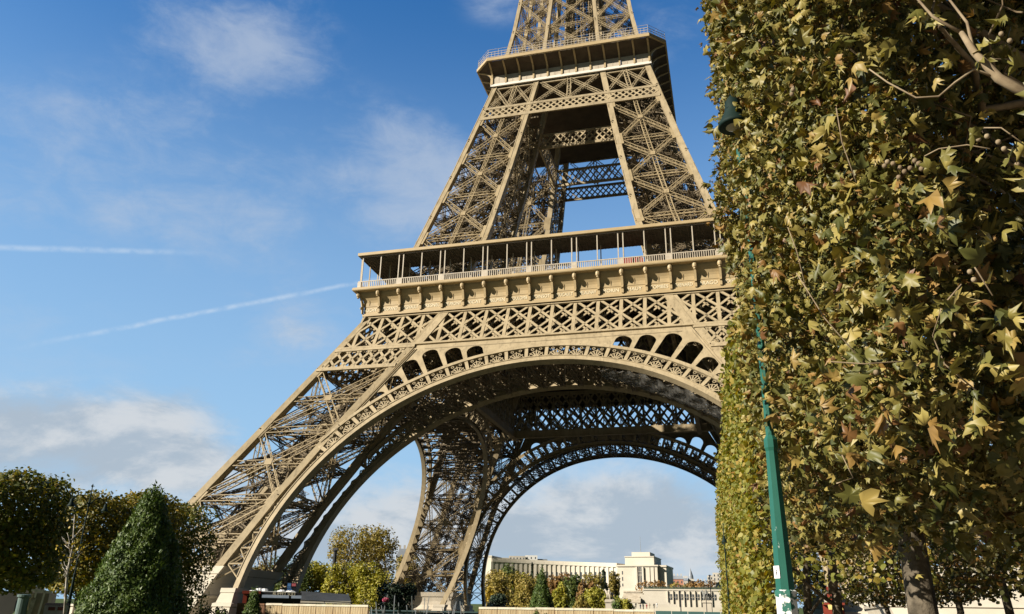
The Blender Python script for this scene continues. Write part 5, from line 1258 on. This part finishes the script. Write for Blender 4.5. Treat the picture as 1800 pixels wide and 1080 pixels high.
# ------------------------------------------------------------------ statues on the bridge ends
def statue(u, vtop, vmid, d, mt, label):
    t, X, Z = frame_at(u, d, 'horse_statue', label, 'statue', 'horse statues by the bridge'); zb, zt = Z(vmid), Z(vtop); H = zt-zb; w = H*.42
    p = MB(); p.loft([[(a*k, b*k, z) for a, b in ((-1, -1), (1, -1), (1, 1), (-1, 1))] for z, k in ((0, w*1.15), (1, w*1.15), (1.1, w), (zb-.9, w*.95), (zb-.8, w*1.12), (zb-.3, w*1.12), (zb-.25, w), (zb, w))]); p.build('pedestal', STONE_W if mt is not ROOF else STONE, t)
    s = MB(); c = lambda x, y, z: (x*H, y*H, zb+z*H)
    s.tube([c(.38, 0, .42), c(.30, 0, .50), c(.1, 0, .50), c(-.12, 0, .50), c(-.26, 0, .56), c(-.33, 0, .72), c(-.36, 0, .84)], [.06*H, .13*H, .13*H, .125*H, .12*H, .075*H, .06*H], 10)
    s.tube([c(-.33, 0, .86), c(-.42, 0, .84), c(-.52, 0, .74)], [.065*H, .06*H, .035*H], 8)
    for x, y, kx in ((.27, .06, .06), (.24, -.06, .0), (-.18, .06, -.1), (-.2, -.06, -.02)): s.tube([c(x, y, .48), c(x+kx*.6, y, .26), c(x+kx*.2, y, .03), c(x+kx*.2-.03, y, .0)], [.07*H, .04*H, .028*H, .035*H], 7)
    s.tube([c(.38, 0, .52), c(.46, 0, .44), c(.47, 0, .2)], [.03*H, .04*H, .015*H], 6); s.build('horse', mt, t, True)
    m = MB(); m.tube([c(-.02, -.22, 0), c(-.03, -.22, .24), c(-.02, -.21, .46), c(-.02, -.21, .62), c(-.02, -.21, .78), c(-.02, -.21, .84)], [.045*H, .055*H, .08*H, .085*H, .10*H, .035*H], 9); m.tube([c(-.02, -.21, .83), c(-.02, -.21, .90), c(-.02, -.21, .97)], [.045*H, .06*H, .03*H], 8)
    m.tube([c(-.1, -.21, .76), c(-.2, -.16, .68), c(-.3, -.09, .74)], [.04*H, .032*H, .025*H], 7); m.tube([c(.07, -.21, .76), c(.12, -.22, .6), c(.1, -.24, .48)], [.04*H, .032*H, .025*H], 7); m.tube([c(.04, -.23, 0), c(.04, -.23, .24), c(.02, -.21, .46)], [.04*H, .05*H, .07*H], 8); m.build('warrior', mt, t, True)
statue(1073, 1034, 1054, 240, STONE_W, 'white horse and warrior statue on a tall white pedestal'); statue(1246, 1036, 1056, 330, mat('grey_statue_stone', (.20, .20, .18), (.28, .27, .24), 1, .8, .2), 'weathered grey horse and warrior statue before the terrace windows')

# ------------------------------------------------------------------ people on the far steps
SKIN = mat('skin', (.45, .28, .20)); CL = [mat('coat_'+n, c) for n, c in (('navy', (.02, .03, .07)), ('black', (.02, .02, .02)), ('red', (.3, .03, .03)), ('beige', (.4, .33, .22)), ('white', (.6, .6, .58)))]
def person(u, v, d, c, lab):
    g = at(u, v, d); t = tag(empty('person', tuple(g)), lab, 'person', 'people walking by the palace steps'); m = MB(); s = rnd.choice((-1, 1))
    m.tube([(-.09, .14*s, .02), (-.09, .05*s, .45), (-.08, 0, .86), (-.03, 0, 1.05), (0, 0, 1.3), (0, 0, 1.46), (0, 0, 1.54)], [.05, .07, .1, .17, .2, .12, .055], 8); m.tube([(.09, -.14*s, .02), (.09, -.05*s, .45), (.07, 0, .9)], [.05, .07, .1], 8)
    for k in (-1, 1): m.tube([(.2*k, 0, 1.40), (.26*k, .06*s*k, 1.12), (.25*k, .12*s*k, .86)], [.065, .05, .035], 7)
    b = m.build('body', CL[c], t, True); h = MB(); h.lathe((0, 0, 1.5), [(.02, 0), (.075, .04), (.095, .14), (.08, .23), (.02, .27)], 10); h.build('head', SKIN, t, True)
    q = MB(); q.lathe((0, .02, 1.63), [(.1, 0), (.1, .06), (.07, .13), (.01, .16)], 10); q.build('hair', BLK, t, True)
for i, (u, v, c, lab) in enumerate(((1126, 1071, 0, 'person in navy coat left of the crowd by the palace steps'), (1131, 1071.5, 1, 'person in black coat beside the short lamp column'), (1137, 1071, 2, 'person in red coat walking before the palace steps'), (1142, 1070, 3, 'person in beige coat walking before the palace steps'), (1150, 1070, 1, 'person in black coat right of the beige coat'), (1155, 1069, 4, 'person in white top right of the palace steps'), (1118, 1069, 1, 'person in black coat on the lowest palace steps'))):
    person(u, v, 300, c, lab)

# ------------------------------------------------------------------ things on and under the tower
m = MB(); m.loft([[(11.6, -33.4, 57.0), (15.2, -33.4, 57.0), (15.2, -30.6, 57.0), (11.6, -30.6, 57.0)], [(11.6, -33.4, 59.0), (15.2, -33.4, 59.0), (15.2, -30.6, 59.0), (11.6, -30.6, 59.0)], [(11.8, -33.2, 59.3), (15.0, -33.2, 59.3), (15.0, -30.8, 59.3), (11.8, -30.8, 59.3)]])
rk = m.build('red_booth', mat('bright_red', (.27, .03, .03), (.22, .025, .026), 1, .5, .3)); tag(rk, 'red booth standing on the first floor gallery of the tower', 'booth')
def dome():
    t = tag(empty('wire_dome', (1.0, -30.0, 57)), 'low wire dome standing behind the gallery railing of the first floor', 'dome'); m = MB()
    for i in range(12):
        a = i*math.pi/6; pts = [Vector((4.6*math.cos(a)*math.cos(e), 3*math.sin(a)*math.cos(e), 3.6*math.sin(e))) for e in np.linspace(0, math.pi/2, 8)]
        for p, q in zip(pts[:-1], pts[1:]): m.bar(p, q, .08, .08)
    for e in (0, .35, .7, 1.05):
        pts = [Vector((4.6*math.cos(a)*math.cos(e), 3*math.sin(a)*math.cos(e), 3.6*math.sin(e))) for a in np.linspace(0, 2*math.pi, 25)]
        for p, q in zip(pts[:-1], pts[1:]): m.bar(p, q, .08, .08)
    m.build('hoops', mat('dome_wire', (.25, .28, .34), None, 1, .4, .5), t)
dome()
def net():
    m = bpy.data.materials.new('net_mesh'); m.use_nodes = True; g = N(m.node_tree); nt = m.node_tree; b = nt.nodes['Principled BSDF']; b.inputs['Base Color'].default_value = (.16, .15, .13, 1); b.inputs['Roughness'].default_value = .9
    tc = g.new('ShaderNodeTexCoord'); n = g.noise(tc.outputs['Object'], .9, 6, .7, 1.5); n2 = g.noise(tc.outputs['Object'], 9, 2)
    tr = g.new('ShaderNodeBsdfTransparent'); mx = g.new('ShaderNodeMixShader'); g.link(g.math('ADD', g.math('MULTIPLY', g.ss(n, .35, .65), .35), g.math('ADD', g.math('MULTIPLY', n2, .3), .12), None, True), mx.inputs[0]); g.link(tr.outputs[0], mx.inputs[1]); g.link(b.outputs[0], mx.inputs[2]); g.link(mx.outputs[0], nt.nodes['Material Output'].inputs[0])
    k = MB(); nu, nv = 44, 14
    for j in range(nv+1):
        for i in range(nu+1):
            f = i/nu; th = math.radians(13+36*f); v = j/nv; p = Sp(R1-.2, th, -1.2); q = p+Vector((0, 5.5, 0)); c = p.lerp(q, v)
            sag = 1.3*math.sin(math.pi*v)*(.35+.65*math.sin(math.pi*min(1, f*1.1)))+.25*math.sin(i*1.3+j)+.2*math.sin(j*2.1+i*.4); k.v.append(c-Vector((0, 0, sag)))
    for j in range(nv):
        for i in range(nu): a = j*(nu+1)+i; k.f.append((a, a+1, a+nu+2, a+nu+1))
    tag(k.build('safety_net', m, None, True), 'grey safety net sagging under the right half of the front arch', 'net')
net()
SC.cycles.max_bounces = 6; SC.cycles.diffuse_bounces = 1; SC.cycles.glossy_bounces = 2; SC.cycles.transmission_bounces = 3; SC.cycles.transparent_max_bounces = 8
